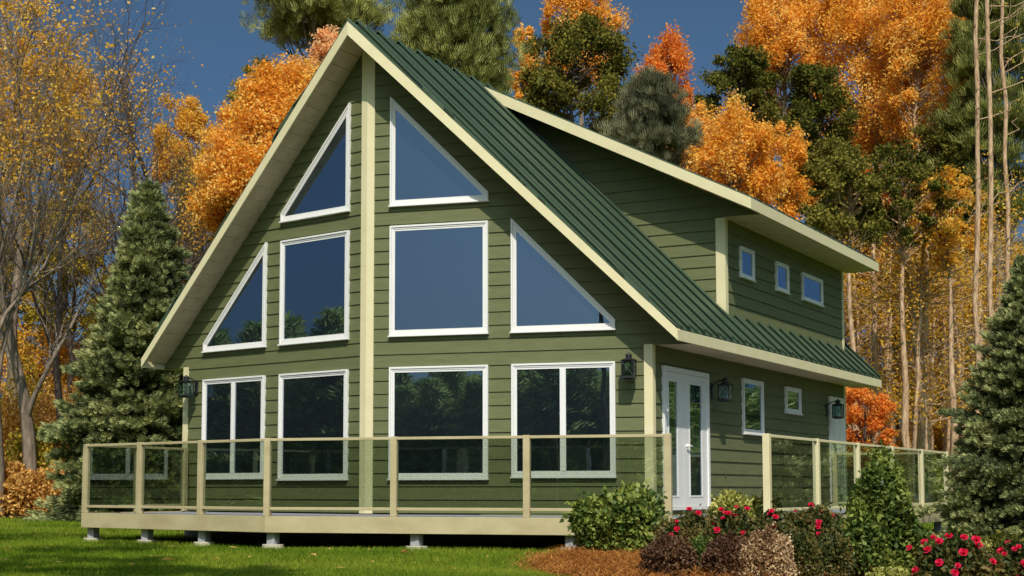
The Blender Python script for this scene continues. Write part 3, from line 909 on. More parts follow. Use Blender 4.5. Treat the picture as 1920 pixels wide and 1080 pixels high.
def grow(rng, wd, p, d, l, r, lvl, tips, maxl, upk=.22, spread=.75):
    n = 6 if lvl < 2 else 4
    P = [np.array(p, float)]; dd = np.array(d, float)
    for i in range(n - 1):
        dd = dd + rng.normal(size=3) * (.10 + .05 * lvl) + np.array([0, 0, upk * .35]); dd /= np.linalg.norm(dd)
        P.append(P[-1] + dd * l / (n - 1))
    P = np.array(P)
    re = r * (.45 if lvl < maxl else .3)
    wd.tube(P, np.linspace(r, re, n), 8 if lvl == 0 else (6 if lvl == 1 else (4 if lvl == 2 else 3)))
    if lvl == maxl:
        tips.append(P[-1]); tips.append(P[1]); return
    kids = (rng.integers(4, 6), rng.integers(5, 8), rng.integers(5, 7), rng.integers(4, 6))[min(lvl, 3)]
    for k in range(kids):
        f = (.45 if lvl == 0 else .25) + (.55 if lvl == 0 else .75) * (k + rng.random()) / kids
        i = f * (n - 1); i0 = int(min(n - 2, i)); q = P[i0] + (P[i0 + 1] - P[i0]) * (i - i0)
        ax = P[i0 + 1] - P[i0]; ax /= np.linalg.norm(ax)
        s = np.cross(ax, unit(rng, 1)[0]); s /= np.linalg.norm(s) + 1e-9
        nd_ = ax + s * rng.uniform(.45, 1.0) * spread + np.array([0, 0, upk]); nd_ /= np.linalg.norm(nd_)
        grow(rng, wd, q, nd_, l * rng.uniform(.42, .66), max(.006, (r + (re - r) * f) * rng.uniform(.45, .7)), lvl + 1, tips, maxl, upk, spread)
    grow(rng, wd, P[-1], dd, l * .6, re, lvl + 1, tips, maxl, upk, spread)

def bare_tree(name, label, px, depth, height, seed, leaf=None, nleaf=4, leaf_size=.15, r0=.2, bark='bark', fork=.36, tilt=(0, 0), group=None, maxl=4, spread=.75, keep=1.0, low=0):
    rng = np.random.default_rng(seed)
    x, y = spot(px, depth)
    t = empty(name, (x, y, ZG)); tag(t, label, 'tree', group)
    wd = Wood(); tips = []
    d = np.array([tilt[0], tilt[1], 1.0]); d /= np.linalg.norm(d)
    grow(rng, wd, (0, 0, -.1), d, height * fork, r0, 0, tips, maxl, spread=spread)
    wd.mesh('trunk', M[bark], t)
    if leaf:
        T = np.array(tips)
        T = T[rng.random(len(T)) < keep]
        if low: T = T[T[:, 2] > low]
        C = np.repeat(T, nleaf, 0) + rng.normal(size=(len(T) * nleaf, 3)) * .24
        V, Fq = leaf_quads(rng, C, leaf_size * .62, .7)
        np_mesh('crown', V, Fq, M[leaf], t, var=rng.uniform(0, 1, len(Fq)))
    return t

def shrub(name, label, x, y, rx, rz, leaf, seed, n=7000, L=.05, cat='shrub', group=None, ry=None, cone=False, lumps=26, wf=.62, bark='darkbark', inner=.55, z0=0.0):
    """leafy bush: lumpy shell of many single leaves over stems"""
    rng = np.random.default_rng(seed); ry = ry or rx
    t = empty(name, (x, y, ZG), rng.uniform(-.3, .3)); tag(t, label, cat, group)
    wd = Wood()
    lu = unit(rng, lumps); lu[:, 2] = np.abs(lu[:, 2]) * 1.0 - .15
    ls = rng.uniform(.16, .34, lumps)
    u = unit(rng, n); u[:, 2] = np.where(u[:, 2] < -.35, -u[:, 2], u[:, 2])
    r = np.ones(n) * .80
    for c, s_ in zip(lu, ls):
        c = c / np.linalg.norm(c)
        r = np.maximum(r, .80 + s_ * np.clip(1 - np.linalg.norm(u - c, axis=1) / .42, 0, 1) ** .7)
    depth_ = rng.uniform(inner ** 2, 1, n) ** .5
    stray = rng.random(n) < .07
    r = r * depth_ * np.where(stray, rng.uniform(1.02, 1.24, n), 1)
    Pz = u[:, 2] * r
    if cone:
        tt = np.clip((Pz + .35) / 1.4, 0, 1)
        wd_ = np.interp(tt, [0, .12, .32, .52, .71, .9, .97, 1], [.9, 1, .95, .72, .56, .44, .28, .05]) * (1 + .16 * np.sin(9 * tt + 3 * np.arctan2(u[:, 1], u[:, 0])))
        h = np.linalg.norm(u[:, :2], axis=1) + 1e-6
        C = np.stack([u[:, 0] / h * rx * wd_ * np.minimum(1, h * 1.25) * r, u[:, 1] / h * ry * wd_ * np.minimum(1, h * 1.25) * r, tt * rz * 2], 1)
        out = np.stack([u[:, 0], u[:, 1], np.full(n, .35)], 1)
    else:
        C = np.stack([u[:, 0] * rx * r, u[:, 1] * ry * r, (Pz + .35) * rz * 1.35 / 1.25], 1)
        out = u.copy()
    C[:, 2] = np.maximum(C[:, 2], .01) + z0
    V, Fq = leaf_quads(rng, C, L, wf, out=out, outk=.7, up=.25)
    for k in range(14):
        tgt = C[rng.integers(0, n)] * np.array([.85, .85, .9])
        wd.tube(bend(rng, (rng.normal() * .05, rng.normal() * .05, -.02), tgt, 5, .05), np.linspace(.012, .004, 5), 4)
    wd.mesh('stem', M[bark], t)
    np_mesh('foliage', V, Fq, M[leaf], t, var=rng.uniform(0, 1, n))
    return t, C, out

def bloom_mesh(seed):
    rng = np.random.default_rng(seed); V = []; F = []
    for ring, (npet, r, tilt, h) in enumerate(((6, .042, .35, 0.0), (5, .032, .8, .008), (4, .020, 1.2, .012))):
        for k in range(npet):
            a = 6.283 * (k + .5 * ring) / npet + rng.normal() * .15
            d = np.array([math.cos(a), math.sin(a), 0]); w = np.array([-d[1], d[0], 0])
            o = d * math.cos(tilt) + np.array([0, 0, 1]) * math.sin(tilt)
            b = np.array([0, 0, h]); i = len(V)
            V += [b, b + o * r * .6 + w * r * .52, b + o * r * 1.05 + w * r * .25 + np.array([0, 0, .004]), b + o * r * 1.05 - w * r * .25 + np.array([0, 0, .004]), b + o * r * .6 - w * r * .52]
            F.append((i, i + 1, i + 2, i + 3, i + 4))
    me = bpy.data.meshes.new('bloom'); me.from_pydata([tuple(v) for v in V], [], F)
    a = me.attributes.new('var', 'FLOAT', 'FACE'); a.data.foreach_set('value', np.random.default_rng(seed).uniform(0, 1, len(F)).astype(np.float32))
    me.materials.append(M['petal']); return me
BLOOMS = [bloom_mesh(s) for s in (1, 2, 3)]

def roses(t, C, out, n, seed, toward=None):
    """blooms sitting in the outer leaves of a rose bush"""
    rng = np.random.default_rng(seed)
    w = out[:, 2] * .9 + .4 * (-out[:, 1]) + rng.normal(size=len(C)) * .35 + np.linalg.norm(C[:, :2], axis=1) * .4
    idx = np.argsort(-w)[:n * 40]; rng.shuffle(idx)
    for i in idx[:n]:
        o = bpy.data.objects.new('bloom', BLOOMS[rng.integers(0, 3)]); COL.objects.link(o); o.parent = t
        o.location = Vector(C[i] + out[i] * .06)
        d = Vector(out[i] + np.array([.25, -.6, .4])); o.rotation_euler = d.to_track_quat('Z', 'Y').to_euler()
        s = rng.uniform(.5, .9); o.scale = (s, s, s)

# ------------------------------------------------------------------ planting bed
def bed(px, top, base, hw):
    """ground point, half width and height of a plant in the bed from its columns and rows"""
    d = (CZ - ZG) * FPX / (base - 917.5); x, y = spot(px, d)
    return x, y, hw * d / FPX, zat(top, d) - ZG
def bush(name, label, px, top, base, hw, leaf, seed, n, L, group=None, cone=False, **kw):
    x, y, r, h = bed(px, top, base, hw)
    if cone: return shrub(name, label, x, y, r * .93, h / 2, leaf, seed, n, L, group=group, cone=True, **kw)
    return shrub(name, label, x, y, r * .92, h / 1.42, leaf, seed, n, L, group=group, **kw)
bush('round_shrub', 'big rounded glossy green shrub at the right corner of the front deck rim', 1161, 911, 1041, 108, 'l_shrub', 11, 14500, .075)
bush('round_shrub', 'round yellow green shrub in front of the french doors', 1375, 921, 1034, 60, 'l_yshrub', 12, 7500, .055)
bush('round_shrub', 'dark green shrub tucked behind the yellow green one by the side railing', 1432, 922, 1030, 42, 'l_green', 13, 5000, .06)
bush('column_shrub', 'tall narrow glossy dark green shrub standing before the side railing', 1652, 826, 1084, 92, 'l_shrub', 14, 17000, .055, cone=True)
for lb, px, top, base, hw, sd, nb in (
        ('low rose bush with red blooms between the big round shrub and the french doors', 1288, 955, 1054, 78, 15, 10),
        ('rose bush with magenta blooms in front of the yellow green shrub', 1372, 958, 1068, 80, 16, 13),
        ('rose bush with bright red blooms before the first side railing panel', 1520, 938, 1062, 84, 17, 18),
        ('rose bush with scattered red blooms right of the tall narrow shrub', 1795, 1006, 1120, 96, 18, 18),
        ('rose bush with pinkish red blooms left of the one before the side railing', 1442, 962, 1072, 64, 28, 10),
        ('rose bush in the bottom right corner under the spruce', 1905, 1012, 1112, 74, 19, 16)):
    t, C, out = bush('rose_bush', lb, px, top, base, hw, 'l_rose', sd, 10000, .045, group='rose bushes in the mulch bed')
    roses(t, C, out, int(nb * 1.2), sd)
LC = 'low clipped shrubs'
bush('low_shrub', 'low maroon shrub next to the straw patch, in front of the big round shrub', 1252, 1002, 1088, 63, 'l_maroon', 21, 8500, .030, LC)
bush('low_shrub', 'low dark reddish green shrub in the middle of the bed', 1366, 998, 1092, 66, 'l_maroon', 22, 8500, .030, LC)
bush('low_shrub', 'low rusty shrub speckled with pale dry leaves', 1438, 992, 1100, 62, 'l_rusty', 23, 8500, .028, LC)
bush('low_shrub', 'low fine leaved green shrub left of the tall narrow one', 1498, 990, 1092, 54, 'l_rose', 24, 8000, .030, LC)
bush('low_shrub', 'low dark green shrub filling the gap between two maroon ones', 1310, 1006, 1086, 46, 'l_shrub', 41, 6500, .036, LC)
bush('low_shrub', 'low mixed green shrub between the fine leaved one and the tall narrow one', 1556, 1000, 1090, 48, 'l_rose', 42, 6500, .036, LC)
bush('low_shrub', 'low yellow green shrub at the foot of the tall narrow one', 1660, 1064, 1118, 58, 'l_yshrub', 25, 5000, .042, LC)
bush('low_shrub', 'pale yellow green shrub half hidden among the roses under the right spruce', 1800, 1000, 1082, 62, 'l_yshrub', 26, 6000, .045, LC)
bush('low_shrub', 'dark green shrub behind the corner roses at the foot of the right spruce', 1870, 1000, 1078, 56, 'l_green', 27, 5500, .05, LC)
# loose straw over the mulch
def in_poly(P, poly):
    x, y = P[:, 0], P[:, 1]; c = np.zeros(len(P), bool); j = len(poly) - 1
    for i in range(len(poly)):
        xi, yi = poly[i]; xj, yj = poly[j]
        c ^= ((yi > y) != (yj > y)) & (x < (xj - xi) * (y - yi) / (yj - yi + 1e-12) + xi); j = i
    return c
rng = np.random.default_rng(5)
P = np.stack([rng.uniform(4.2, 9.0, 60000), rng.uniform(-8.5, -2.2, 60000)], 1)
P = P[in_poly(P + rng.normal(size=P.shape) * .12, BED)][:26000]
n = len(P)
hump = .06 + .06 * np.sin(P[:, 0] * 5 + 1 + np.sin(P[:, 1] * 3)) * np.sin(P[:, 1] * 4.3)
A = np.concatenate([P, (ZG + .012 + rng.random((n, 1)) * np.maximum(.02, hump)[:, None])], 1)
th = rng.uniform(0, 6.283, n); L = rng.uniform(.12, .34, n)
d = np.stack([np.cos(th) * L, np.sin(th) * L, rng.normal(size=n) * .02], 1)
w = np.stack([-np.sin(th), np.cos(th), np.zeros(n)], 1) * .0035
mid = A + d * .5 + np.array([0, 0, .03])
V = np.stack([A - w, A + w, mid + w, mid - w, A + d], 1).reshape(-1, 3)
i = np.arange(n) * 5
Fq = np.concatenate([np.stack([i, i + 1, i + 2, i + 3], 1), np.stack([i + 3, i + 2, i + 4, i + 4], 1)])
Fq[n:, 3] = Fq[n:, 2]
Ft = np.concatenate([np.stack([i, i + 1, i + 2], 1), np.stack([i, i + 2, i + 3], 1), np.stack([i + 3, i + 2, i + 4], 1)])
o = np_mesh('straw', V, Ft, M['straw'], var=np.tile(rng.uniform(0, 1, n), 3))
tag(o, 'loose orange pine straw strewn over the planting bed', 'straw', kind='stuff')

# ------------------------------------------------------------------ grass
rng = np.random.default_rng(8)
depth = 13.6 + (42 - 13.6) * rng.random(420000) ** 1.9
px = rng.uniform(-80, 2000, len(depth)); k = (px - PX0) / FPX
c_, s_ = math.cos(YAW), math.sin(YAW)
P = np.stack([CX + depth * (-s_ + c_ * k), CY + depth * (c_ + s_ * k)], 1)
keep = ~in_poly(P, BED)
# nothing grows under the house or right under the deck
keep &= ~((P[:, 0] > -4.4) & (P[:, 0] < 4.4) & (P[:, 1] > -P_ + P_ / Wd * np.abs(P[:, 0])) & (P[:, 1] < YB))
under = (P[:, 1] > -3.2 + K * np.abs(P[:, 0])) & (P[:, 0] > -4.1) & (P[:, 0] < 6.6) & (P[:, 1] < 9)
keep &= ~(under & (rng.random(len(P)) < .8))
P = P[keep]; depth = depth[keep]; n = len(P)
g = np.sin(P[:, 0] * 1.1 + 2 * np.sin(P[:, 1] * .7)) * np.sin(P[:, 1] * 1.3) * .25 + .75
h = rng.uniform(.035, .085, n) * g * (1 + .02 * (depth - 14))
wdt = .0026 + .00016 * depth
th = rng.uniform(0, 6.283, n)
A = np.concatenate([P, np.full((n, 1), ZG)], 1)
w = np.stack([np.cos(th), np.sin(th), np.zeros(n)], 1) * wdt[:, None]
tip = A + np.stack([rng.normal(size=n) * .45 * h, rng.normal(size=n) * .45 * h, h], 1)
V = np.stack([A - w, A + w, tip], 1).reshape(-1, 3)
o = np_mesh('grass', V, np.arange(3 * n).reshape(-1, 3), M['grass'], var=rng.uniform(0, 1, n))
tag(o, 'sunlit green lawn grass in front of the deck', 'grass', kind='stuff')
# a few fallen leaves on the lawn
for (px, py) in ((155, 997), (590, 1052), (292, 1053), (1030, 1044), (20, 1040), (75, 1012), (410, 1061), (700, 1066), (880, 1049), (505, 1073), (120, 1068), (228, 1021), (960, 1071), (330, 1033), (760, 1046), (48, 990), (640, 1076), (1010, 1066), (15, 1062), (95, 1036), (180, 1046), (255, 1072), (365, 1041), (440, 1036), (545, 1038), (575, 1064), (690, 1042), (735, 1058), (820, 1064), (915, 1056), (60, 1078), (320, 1060), (470, 1056), (130, 1009), (32, 1003), (850, 1078), (615, 1041), (985, 1049)):
    dp = .834 * FPX / (py - 917.5); x, y = spot(px, dp)
    rng = np.random.default_rng(px)
    V, Fq = leaf_quads(rng, np.zeros((1, 3)), .13, .8, .3); V[:, 2] = np.abs(V[:, 2]) * .5
    o = np_mesh('fallen_leaf', V, Fq, M['l_brown'], var=[.9], loc=(x, y, ZG + .07))
    tag(o, 'dry tan leaf lying on the lawn', 'leaf', 'fallen leaves on the lawn')

# ------------------------------------------------------------------ spruces
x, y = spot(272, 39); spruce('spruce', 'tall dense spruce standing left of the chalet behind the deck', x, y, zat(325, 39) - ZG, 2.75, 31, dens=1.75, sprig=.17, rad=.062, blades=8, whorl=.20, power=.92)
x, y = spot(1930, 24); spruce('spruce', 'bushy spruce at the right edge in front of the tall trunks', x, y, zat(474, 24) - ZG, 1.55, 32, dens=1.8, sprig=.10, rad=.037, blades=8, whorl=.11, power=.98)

# ------------------------------------------------------------------ left woods
bare_tree('bare_tree', 'tall half bare tree with a forked grey trunk left of the spruce', 62, 43, 21, 41, 'l_gold', 1, .17, .23, fork=.30, tilt=(.04, .02), keep=.7, low=9.5)
bare_tree('bare_tree', 'pale leaning tree at the left edge of the woods', 2, 42, 19, 42, 'l_gold', 2, .17, .15, 'bark', fork=.42, tilt=(.08, 0), keep=.8, low=9)
bare_tree('bare_tree', 'slim dark bare tree rising behind the forked grey one', 118, 47, 20, 43, 'l_gold', 1, .16, .15, 'darkbark', fork=.42, keep=.6, low=10)
bare_tree('bare_tree', 'crooked dark bare tree just left of the spruce top', 205, 47, 19, 44, 'l_gold', 1, .14, .22, 'darkbark', fork=.38, tilt=(.10, .05), keep=.5, low=8)
bare_tree('bare_tree', 'sparse gold leaved tree rising behind the spruce', 262, 52, 22, 45, 'l_gold', 3, .17, .24, 'darkbark', fork=.36, tilt=(.06, .02), keep=.9, low=9)
bare_tree('bare_tree', 'bare twiggy tree between the spruce and the orange maple', 392, 54, 20, 46, 'l_brown', 1, .15, .18, 'bark', fork=.38, keep=.6, low=9)
bare_tree('bare_tree', 'half bare tree outside the left edge of the woods', -75, 44, 21, 47, 'l_gold', 3, .16, .22, 'bark', fork=.36, tilt=(.05, 0), low=8)
crown_tree('gold_tree', 'golden leaved tree high at the left edge', 25, 55, -70, 330, 110, 'l_gold', 'bark', 51, .17, 70, 95, group=None)
crown_tree('gold_tree', 'golden tree glowing behind the bare branches above the spruce', 335, 60, 165, 420, 62, 'l_gold', 'darkbark', 52, .18, 45, 150)
crown_tree('gold_tree', 'small gold tree among the bare trunks near the left edge', 110, 58, 90, 330, 70, 'l_gold', 'bark', 53, .18, 40, 70)
crown_tree('olive_tree', 'yellow green understorey tree behind the forked grey trunk', 130, 56, 345, 640, 95, 'l_yolive', 'darkbark', 54, .18, 60, 120)
crown_tree('olive_tree', 'olive understorey tree left of the orange maple', 370, 57, 300, 560, 70, 'l_yolive', 'darkbark', 55, .18, 45, 120)
crown_tree('olive_tree', 'low yellow green tree at the far left among the trunks', 20, 60, 430, 700, 80, 'l_yolive', 'darkbark', 56, .18, 45, 110)
crown_tree('yellow_tree', 'thin yellow topped tree between the bare trees and the maple', 470, 62, 85, 330, 55, 'l_yolive', 'bark', 57, .16, 40, 80, fill=.3)
crown_tree('orange_maple', 'bright orange maple rising behind the left roof slope', 520, 45, 112, 520, 150, 'l_orange', 'darkbark', 61, .17, 150, 260, shape=.8, fill=.35)
crown_tree('orange_maple', 'salmon orange maple reaching up to the roof peak', 600, 47, 48, 330, 88, 'l_peach', 'darkbark', 62, .16, 80, 150)
pine('tall_pine', 'long needled pine above the salmon maple', 590, 60, -90, 62, 120, 'n_pine', 63, 60, .5, 30)
# ------------------------------------------------------------------ woods behind the roof
pine('tall_pine', 'dense bushy pine right behind the roof ridge', 845, 48, -70, 230, 128, 'n_pine', 71, 150, .40, 34, cr=.17)
crown_tree('green_tree', 'olive green tree with open branches behind the dormer', 1085, 52, 25, 300, 122, 'l_olive', 'darkbark', 72, .19, 90, 170, fill=.6, trunk_r=.2)
crown_tree('orange_tree', 'orange tree top above the olive green tree', 1085, 66, -60, 150, 98, 'l_orange', 'bark', 73, .2, 70, 150)
crown_tree('orange_tree', 'narrow orange tree top left of the olive green tree', 980, 64, 18, 220, 32, 'l_orange', 'bark', 74, .2, 22, 130)
crown_tree('orange_tree', 'red tipped orange tree between the green tree and the gap of sky', 1252, 58, 42, 330, 56, 'l_red', 'bark', 75, .18, 60, 170)
pine('small_pine', 'small grey green pine rising above the dormer roof', 1225, 44, 148, 330, 78, 'n_greypine', 76, 70, .34, 26)
crown_tree('orange_tree', 'orange tree just above the dormer eave', 1385, 50, 190, 450, 100, 'l_orange', 'bark', 77, .17, 110, 120, fill=.3)
crown_tree('green_tree', 'dark green tree with yellow flecks right of the gap of sky', 1395, 55, 78, 300, 78, 'l_green', 'darkbark', 78, .19, 70, 150)
crown_tree('orange_tree', 'very tall orange tree touching the top of the frame', 1480, 62, -70, 260, 88, 'l_orange', 'bark', 79, .19, 90, 170)
crown_tree('orange_tree', 'broad tall orange tree with pale limbs', 1640, 60, -90, 330, 130, 'l_orange', 'palebark', 80, .19, 140, 170, fill=.4)
crown_tree('orange_tree', 'tall golden orange tree beside the long bare pine trunks', 1770, 64, -20, 380, 80, 'l_gold', 'palebark', 81, .19, 80, 160)
crown_tree('green_tree', 'dark green tree below the tall orange one', 1545, 56, 110, 330, 80, 'l_green', 'darkbark', 82, .19, 70, 150)
crown_tree('green_tree', 'low dark green tree right above the dormer eave end', 1580, 54, 265, 470, 90, 'l_olive', 'darkbark', 83, .19, 80, 150)
crown_tree('green_tree', 'dark mixed tree behind the row of trunks', 1720, 58, 240, 480, 95, 'l_olive', 'darkbark', 84, .19, 80, 150)
crown_tree('gold_tree', 'rusty gold tree low behind the row of trunks', 1680, 64, 380, 640, 110, 'l_gold', 'bark', 85, .19, 80, 110)
crown_tree('gold_tree', 'sparse gold tree behind the right spruce', 1840, 62, 330, 640, 90, 'l_gold', 'bark', 86, .19, 80, 110)
pine('tall_pine', 'yellow green pine filling the top right corner', 1885, 54, -60, 420, 95, 'n_pine', 87, 120, .5, 26)
crown_tree('gold_tree', 'gold tree low between the dormer end and the first trunks', 1560, 60, 380, 640, 70, 'l_gold', 'bark', 88, .18, 50, 120)
crown_tree('orange_maple', 'small bright orange maple behind the far end of the chalet', 1622, 40, 722, 900, 70, 'l_red', 'darkbark', 89, .11, 60, 150, shape=.7)

crown_tree('orange_tree', 'light orange tree touching the top of the frame by the long pine trunks', 1740, 57, -70, 260, 100, 'l_orange', 'palebark', 91, .18, 110, 130, fill=.35)
crown_tree('orange_tree', 'orange tree peeking between two dark green trees over the dormer eave', 1465, 53, 215, 440, 70, 'l_orange', 'bark', 92, .17, 70, 110, fill=.3)
crown_tree('orange_tree', 'slim orange tree at the right side of the grey green pine', 1318, 54, 175, 430, 46, 'l_orange', 'bark', 98, .17, 50, 110, fill=.3)
crown_tree('gold_tree', 'gold tree between the olive green tree and the red tipped one', 1190, 62, 150, 380, 60, 'l_yolive', 'bark', 99, .18, 50, 90, fill=.3)
crown_tree('orange_tree', 'rusty orange tree over the dormer eave end', 1640, 57, 300, 520, 80, 'l_red', 'bark', 93, .17, 70, 100, fill=.3)
crown_tree('green_tree', 'olive tree between the tall orange tree and the long pine trunks', 1790, 55, 200, 470, 80, 'l_olive', 'darkbark', 94, .18, 80, 120)
for i_, (px_, d_, a_, b_, h_, lf_, lb_) in enumerate(((1585, 72, 440, 720, 60, 'l_gold', 'hazy gold tree deep in the woods beyond the slim pale trunk'), (1668, 74, 430, 800, 60, 'l_brown', 'rusty tree deep in the woods between the first thick trunks'), (1735, 70, 420, 780, 66, 'l_gold', 'hazy gold tree deep in the woods behind the middle trunks'),
        (1800, 74, 420, 820, 66, 'l_brown', 'brownish gold tree deep in the woods left of the right spruce'), (1880, 70, 330, 800, 80, 'l_yolive', 'olive gold tree deep in the woods behind the right spruce'), (1560, 66, 640, 860, 60, 'l_gold', 'low gold tree behind the far corner of the chalet'), (1700, 64, 690, 900, 70, 'l_gold', 'low gold tree behind the small orange maple'), (1790, 64, 660, 900, 70, 'l_yolive', 'low olive tree left of the right spruce'))):
    crown_tree('gold_tree', lb_, px_, d_, a_, b_, h_, lf_, 'bark', 500 + i_, .19, 50, 75, fill=.25)
for i_, (px_, d_, a_, b_, h_, lf_, lb_) in enumerate(((-10, 60, 560, 900, 80, 'l_brown', 'rusty understorey tree at the left edge'), (75, 58, 540, 900, 70, 'l_gold', 'gold understorey tree behind the forked grey trunk'), (150, 60, 560, 900, 70, 'l_brown', 'brown understorey tree left of the spruce'), (225, 64, 480, 860, 70, 'l_gold', 'gold understorey tree behind the spruce'),
        (-40, 66, 200, 640, 90, 'l_gold', 'tall gold tree outside the left edge'))):
    crown_tree('gold_tree', lb_, px_, d_, a_, b_, h_, lf_, 'darkbark', 520 + i_, .19, 60, 60, fill=.25)
crown_tree('green_tree', 'dark olive tree whose crown hangs in front of the trunk tops over the dormer end', 1600, 42, 285, 480, 78, 'l_olive', 'palebark', 95, .16, 60, 95, fill=.3)
crown_tree('green_tree', 'dark green tree whose crown hangs over the middle trunks', 1700, 42.5, 265, 470, 84, 'l_green', 'palebark', 96, .16, 60, 95, fill=.3)
crown_tree('gold_tree', 'gold tree whose crown hangs over the trunks left of the right spruce', 1785, 43, 300, 500, 66, 'l_gold', 'palebark', 97, .16, 50, 80, fill=.3)
# tall straight trunks
def trunk_tree(seed, H, r, bark, leaf, sparse, nlimb=16):
    rng = np.random.default_rng(seed)
    t = empty('tall_trunk_tree', (0, 0, ZG))
    wd = Wood()
    n = 16
    P = bend(rng, (0, 0, -.1), (rng.normal() * .25, rng.normal() * .25, H), n, .0016)
    wd.tube(P, np.linspace(r, r * .5, n) * (1 + .02 * rng.normal(size=n)), 10)
    C = []
    for k in range(nlimb):
        z = H * (rng.uniform(.52, 1) if k % 5 else rng.uniform(.28, .5)); i = z / H * (n - 1); i0 = int(min(n - 2, i)); p = P[i0] + (P[i0 + 1] - P[i0]) * (i - i0)
        a = rng.uniform(0, 6.283); l = rng.uniform(.8, 2.4)
        e = p + np.array([math.cos(a) * l, math.sin(a) * l, l * rng.uniform(.1, .8)])
        Q = bend(rng, p, e, 5, .06); wd.tube(Q, np.linspace(r * .22, .008, 5), 4)
        for q in (2, 3, 4, 4): C.append(Q[q] + rng.normal(size=3) * .3)
        for _ in range(2): wd.tube(bend(rng, Q[2 + _], e + unit(rng, 1)[0] * .7, 4, .08), np.linspace(.012, .004, 4), 3)
    wd.mesh('trunk', M[bark], t)
    C = np.array(C); D = np.repeat(C, sparse, 0) + rng.normal(size=(len(C) * sparse, 3)) * .26
    V, Fq = leaf_quads(rng, D, .095, .7)
    np_mesh('crown', V, Fq, M[leaf], t, var=rng.uniform(0, 1, len(Fq)))
    return t
proto = [trunk_tree(101, 9.3, .155, 'palebark', 'l_gold', 16, 26), trunk_tree(102, 8.8, .075, 'palebark', 'l_gold', 16, 22), trunk_tree(103, 22, .085, 'palebark', 'l_yolive', 5, 12)]
tt = [(1641, 47, 0, 'thick rough trunk rising just right of the dormer eave'), (1608, 50, 1, 'slim pale trunk nearest the far end of the chalet'),
      (1716, 46, 0, 'thick rough trunk beside the slim pale bent one'), (1703, 44, 1, 'slim pale bent trunk left of a thick one'),
      (1748, 45, 0, 'thick rough trunk in the middle of the row, over the side railing'), (1766, 50, 1, 'thin trunk right of the middle thick trunk'),
      (1833, 49, 0, 'thick trunk half hidden by the right spruce'), (1822, 46, 1, 'slim pale trunk at the left flank of the right spruce'),
      (1680, 60, 0, 'distant trunk in the gap left of the slim bent one'), (1786, 62, 0, 'distant dark trunk in the gap right of the middle trunk'),
      (1626, 54, 1, 'thin trunk between the slim pale trunk and the first thick one'), (1660, 52, 1, 'thin pale trunk close to the right of the first thick trunk'), (1675, 57, 0, 'farther trunk between the first thick trunk and the slim bent one'), (1733, 55, 1, 'thin trunk between the two thick middle trunks'), (1776, 56, 0, 'farther thick trunk left of the right spruce'), (1799, 52, 1, 'thin trunk just left of the right spruce'), (1595, 58, 0, 'farther trunk at the corner of the dormer eave'), (1852, 55, 0, 'farther trunk behind the right spruce top'),
      (1829, 40, 2, 'long bare pine trunk running to the top of the frame'), (1862, 38, 2, 'thicker long pine trunk at the right of the pair'), (1895, 46, 2, 'dark leaning pine trunk in the top right corner')]
used = set()
for i, (px, dp, k, lb) in enumerate(tt):
    o = proto[k] if k not in used else copy_tree(proto[k]); used.add(k)
    x, y = spot(px, dp); o.location = (x, y, ZG); o.rotation_euler = (random.uniform(-.02, .02), random.uniform(-.02, .02), random.uniform(0, 6))
    if k == 2: o.rotation_euler = (random.uniform(-.012, .012), .012 - .02 * (px > 1880), random.uniform(0, 6))
    s = random.uniform(.9, 1.12); o.scale = (s, s, random.uniform(.95, 1.1))
    tag(o, lb, 'tree', 'tall straight trunks of the right woods')

# brush at the wood's edge on the left, and low brush behind the row of trunks
bl = [(-60, 43, .9, 1.5, 'l_brown', 'rusty brush at the left edge of the frame'), (15, 42.5, 1.0, 1.2, 'l_brown', 'rusty gold bush low at the left edge of the lawn'),
      (60, 44, 1.0, 2.0, 'l_yolive', 'tall olive brush behind the rusty bush at the left'), (95, 43, .8, 1.1, 'l_brown', 'reddish brown bush at the lawn edge beside the spruce'),
      (130, 45, 1.0, 2.2, 'l_brown', 'tall brown brush left of the spruce skirt'), (20, 47, 1.2, 2.8, 'l_brown', 'high brown thicket behind the olive brush'),
      (175, 48, 1.2, 2.6, 'l_gold', 'gold brush behind the left flank of the spruce'), (90, 50, 1.3, 3.2, 'l_brown', 'high rusty thicket between the left trunks'),
      (-40, 50, 1.3, 3.2, 'l_gold', 'high gold thicket at the far left'), (40, 54, 1.4, 4.0, 'l_yolive', 'tall yellow olive thicket deep in the left woods'), (150, 56, 1.4, 4.0, 'l_brown', 'tall brown thicket deep behind the spruce')]
for i, (px, dp, rx, rz, lf, lb) in enumerate(bl):
    x, y = spot(px, dp); shrub('wild_bush', lb, x, y, rx, rz, lf, 200 + i, 5200, .12, 'bush', group="wild brush at the wood's edge", inner=.25, wf=.6)
br = [(1590, 50, 1.2, 1.2, 'l_gold', 'low gold brush behind the far end of the chalet'), (1660, 54, 1.3, 1.5, 'l_brown', 'low rusty brush behind the small orange maple'),
      (1725, 55, 1.3, 1.3, 'l_gold', 'low gold brush between the middle trunks'), (1790, 53, 1.3, 1.6, 'l_brown', 'low brown brush left of the right spruce'), (1850, 52, 1.3, 1.6, 'l_gold', 'low gold brush behind the right spruce')]
for i, (px, dp, rx, rz, lf, lb) in enumerate(br):
    x, y = spot(px, dp); shrub('wild_bush', lb, x, y, rx, rz, lf, 230 + i, 4200, .13, 'bush', group="low brush behind the trunks", inner=.25, wf=.6)

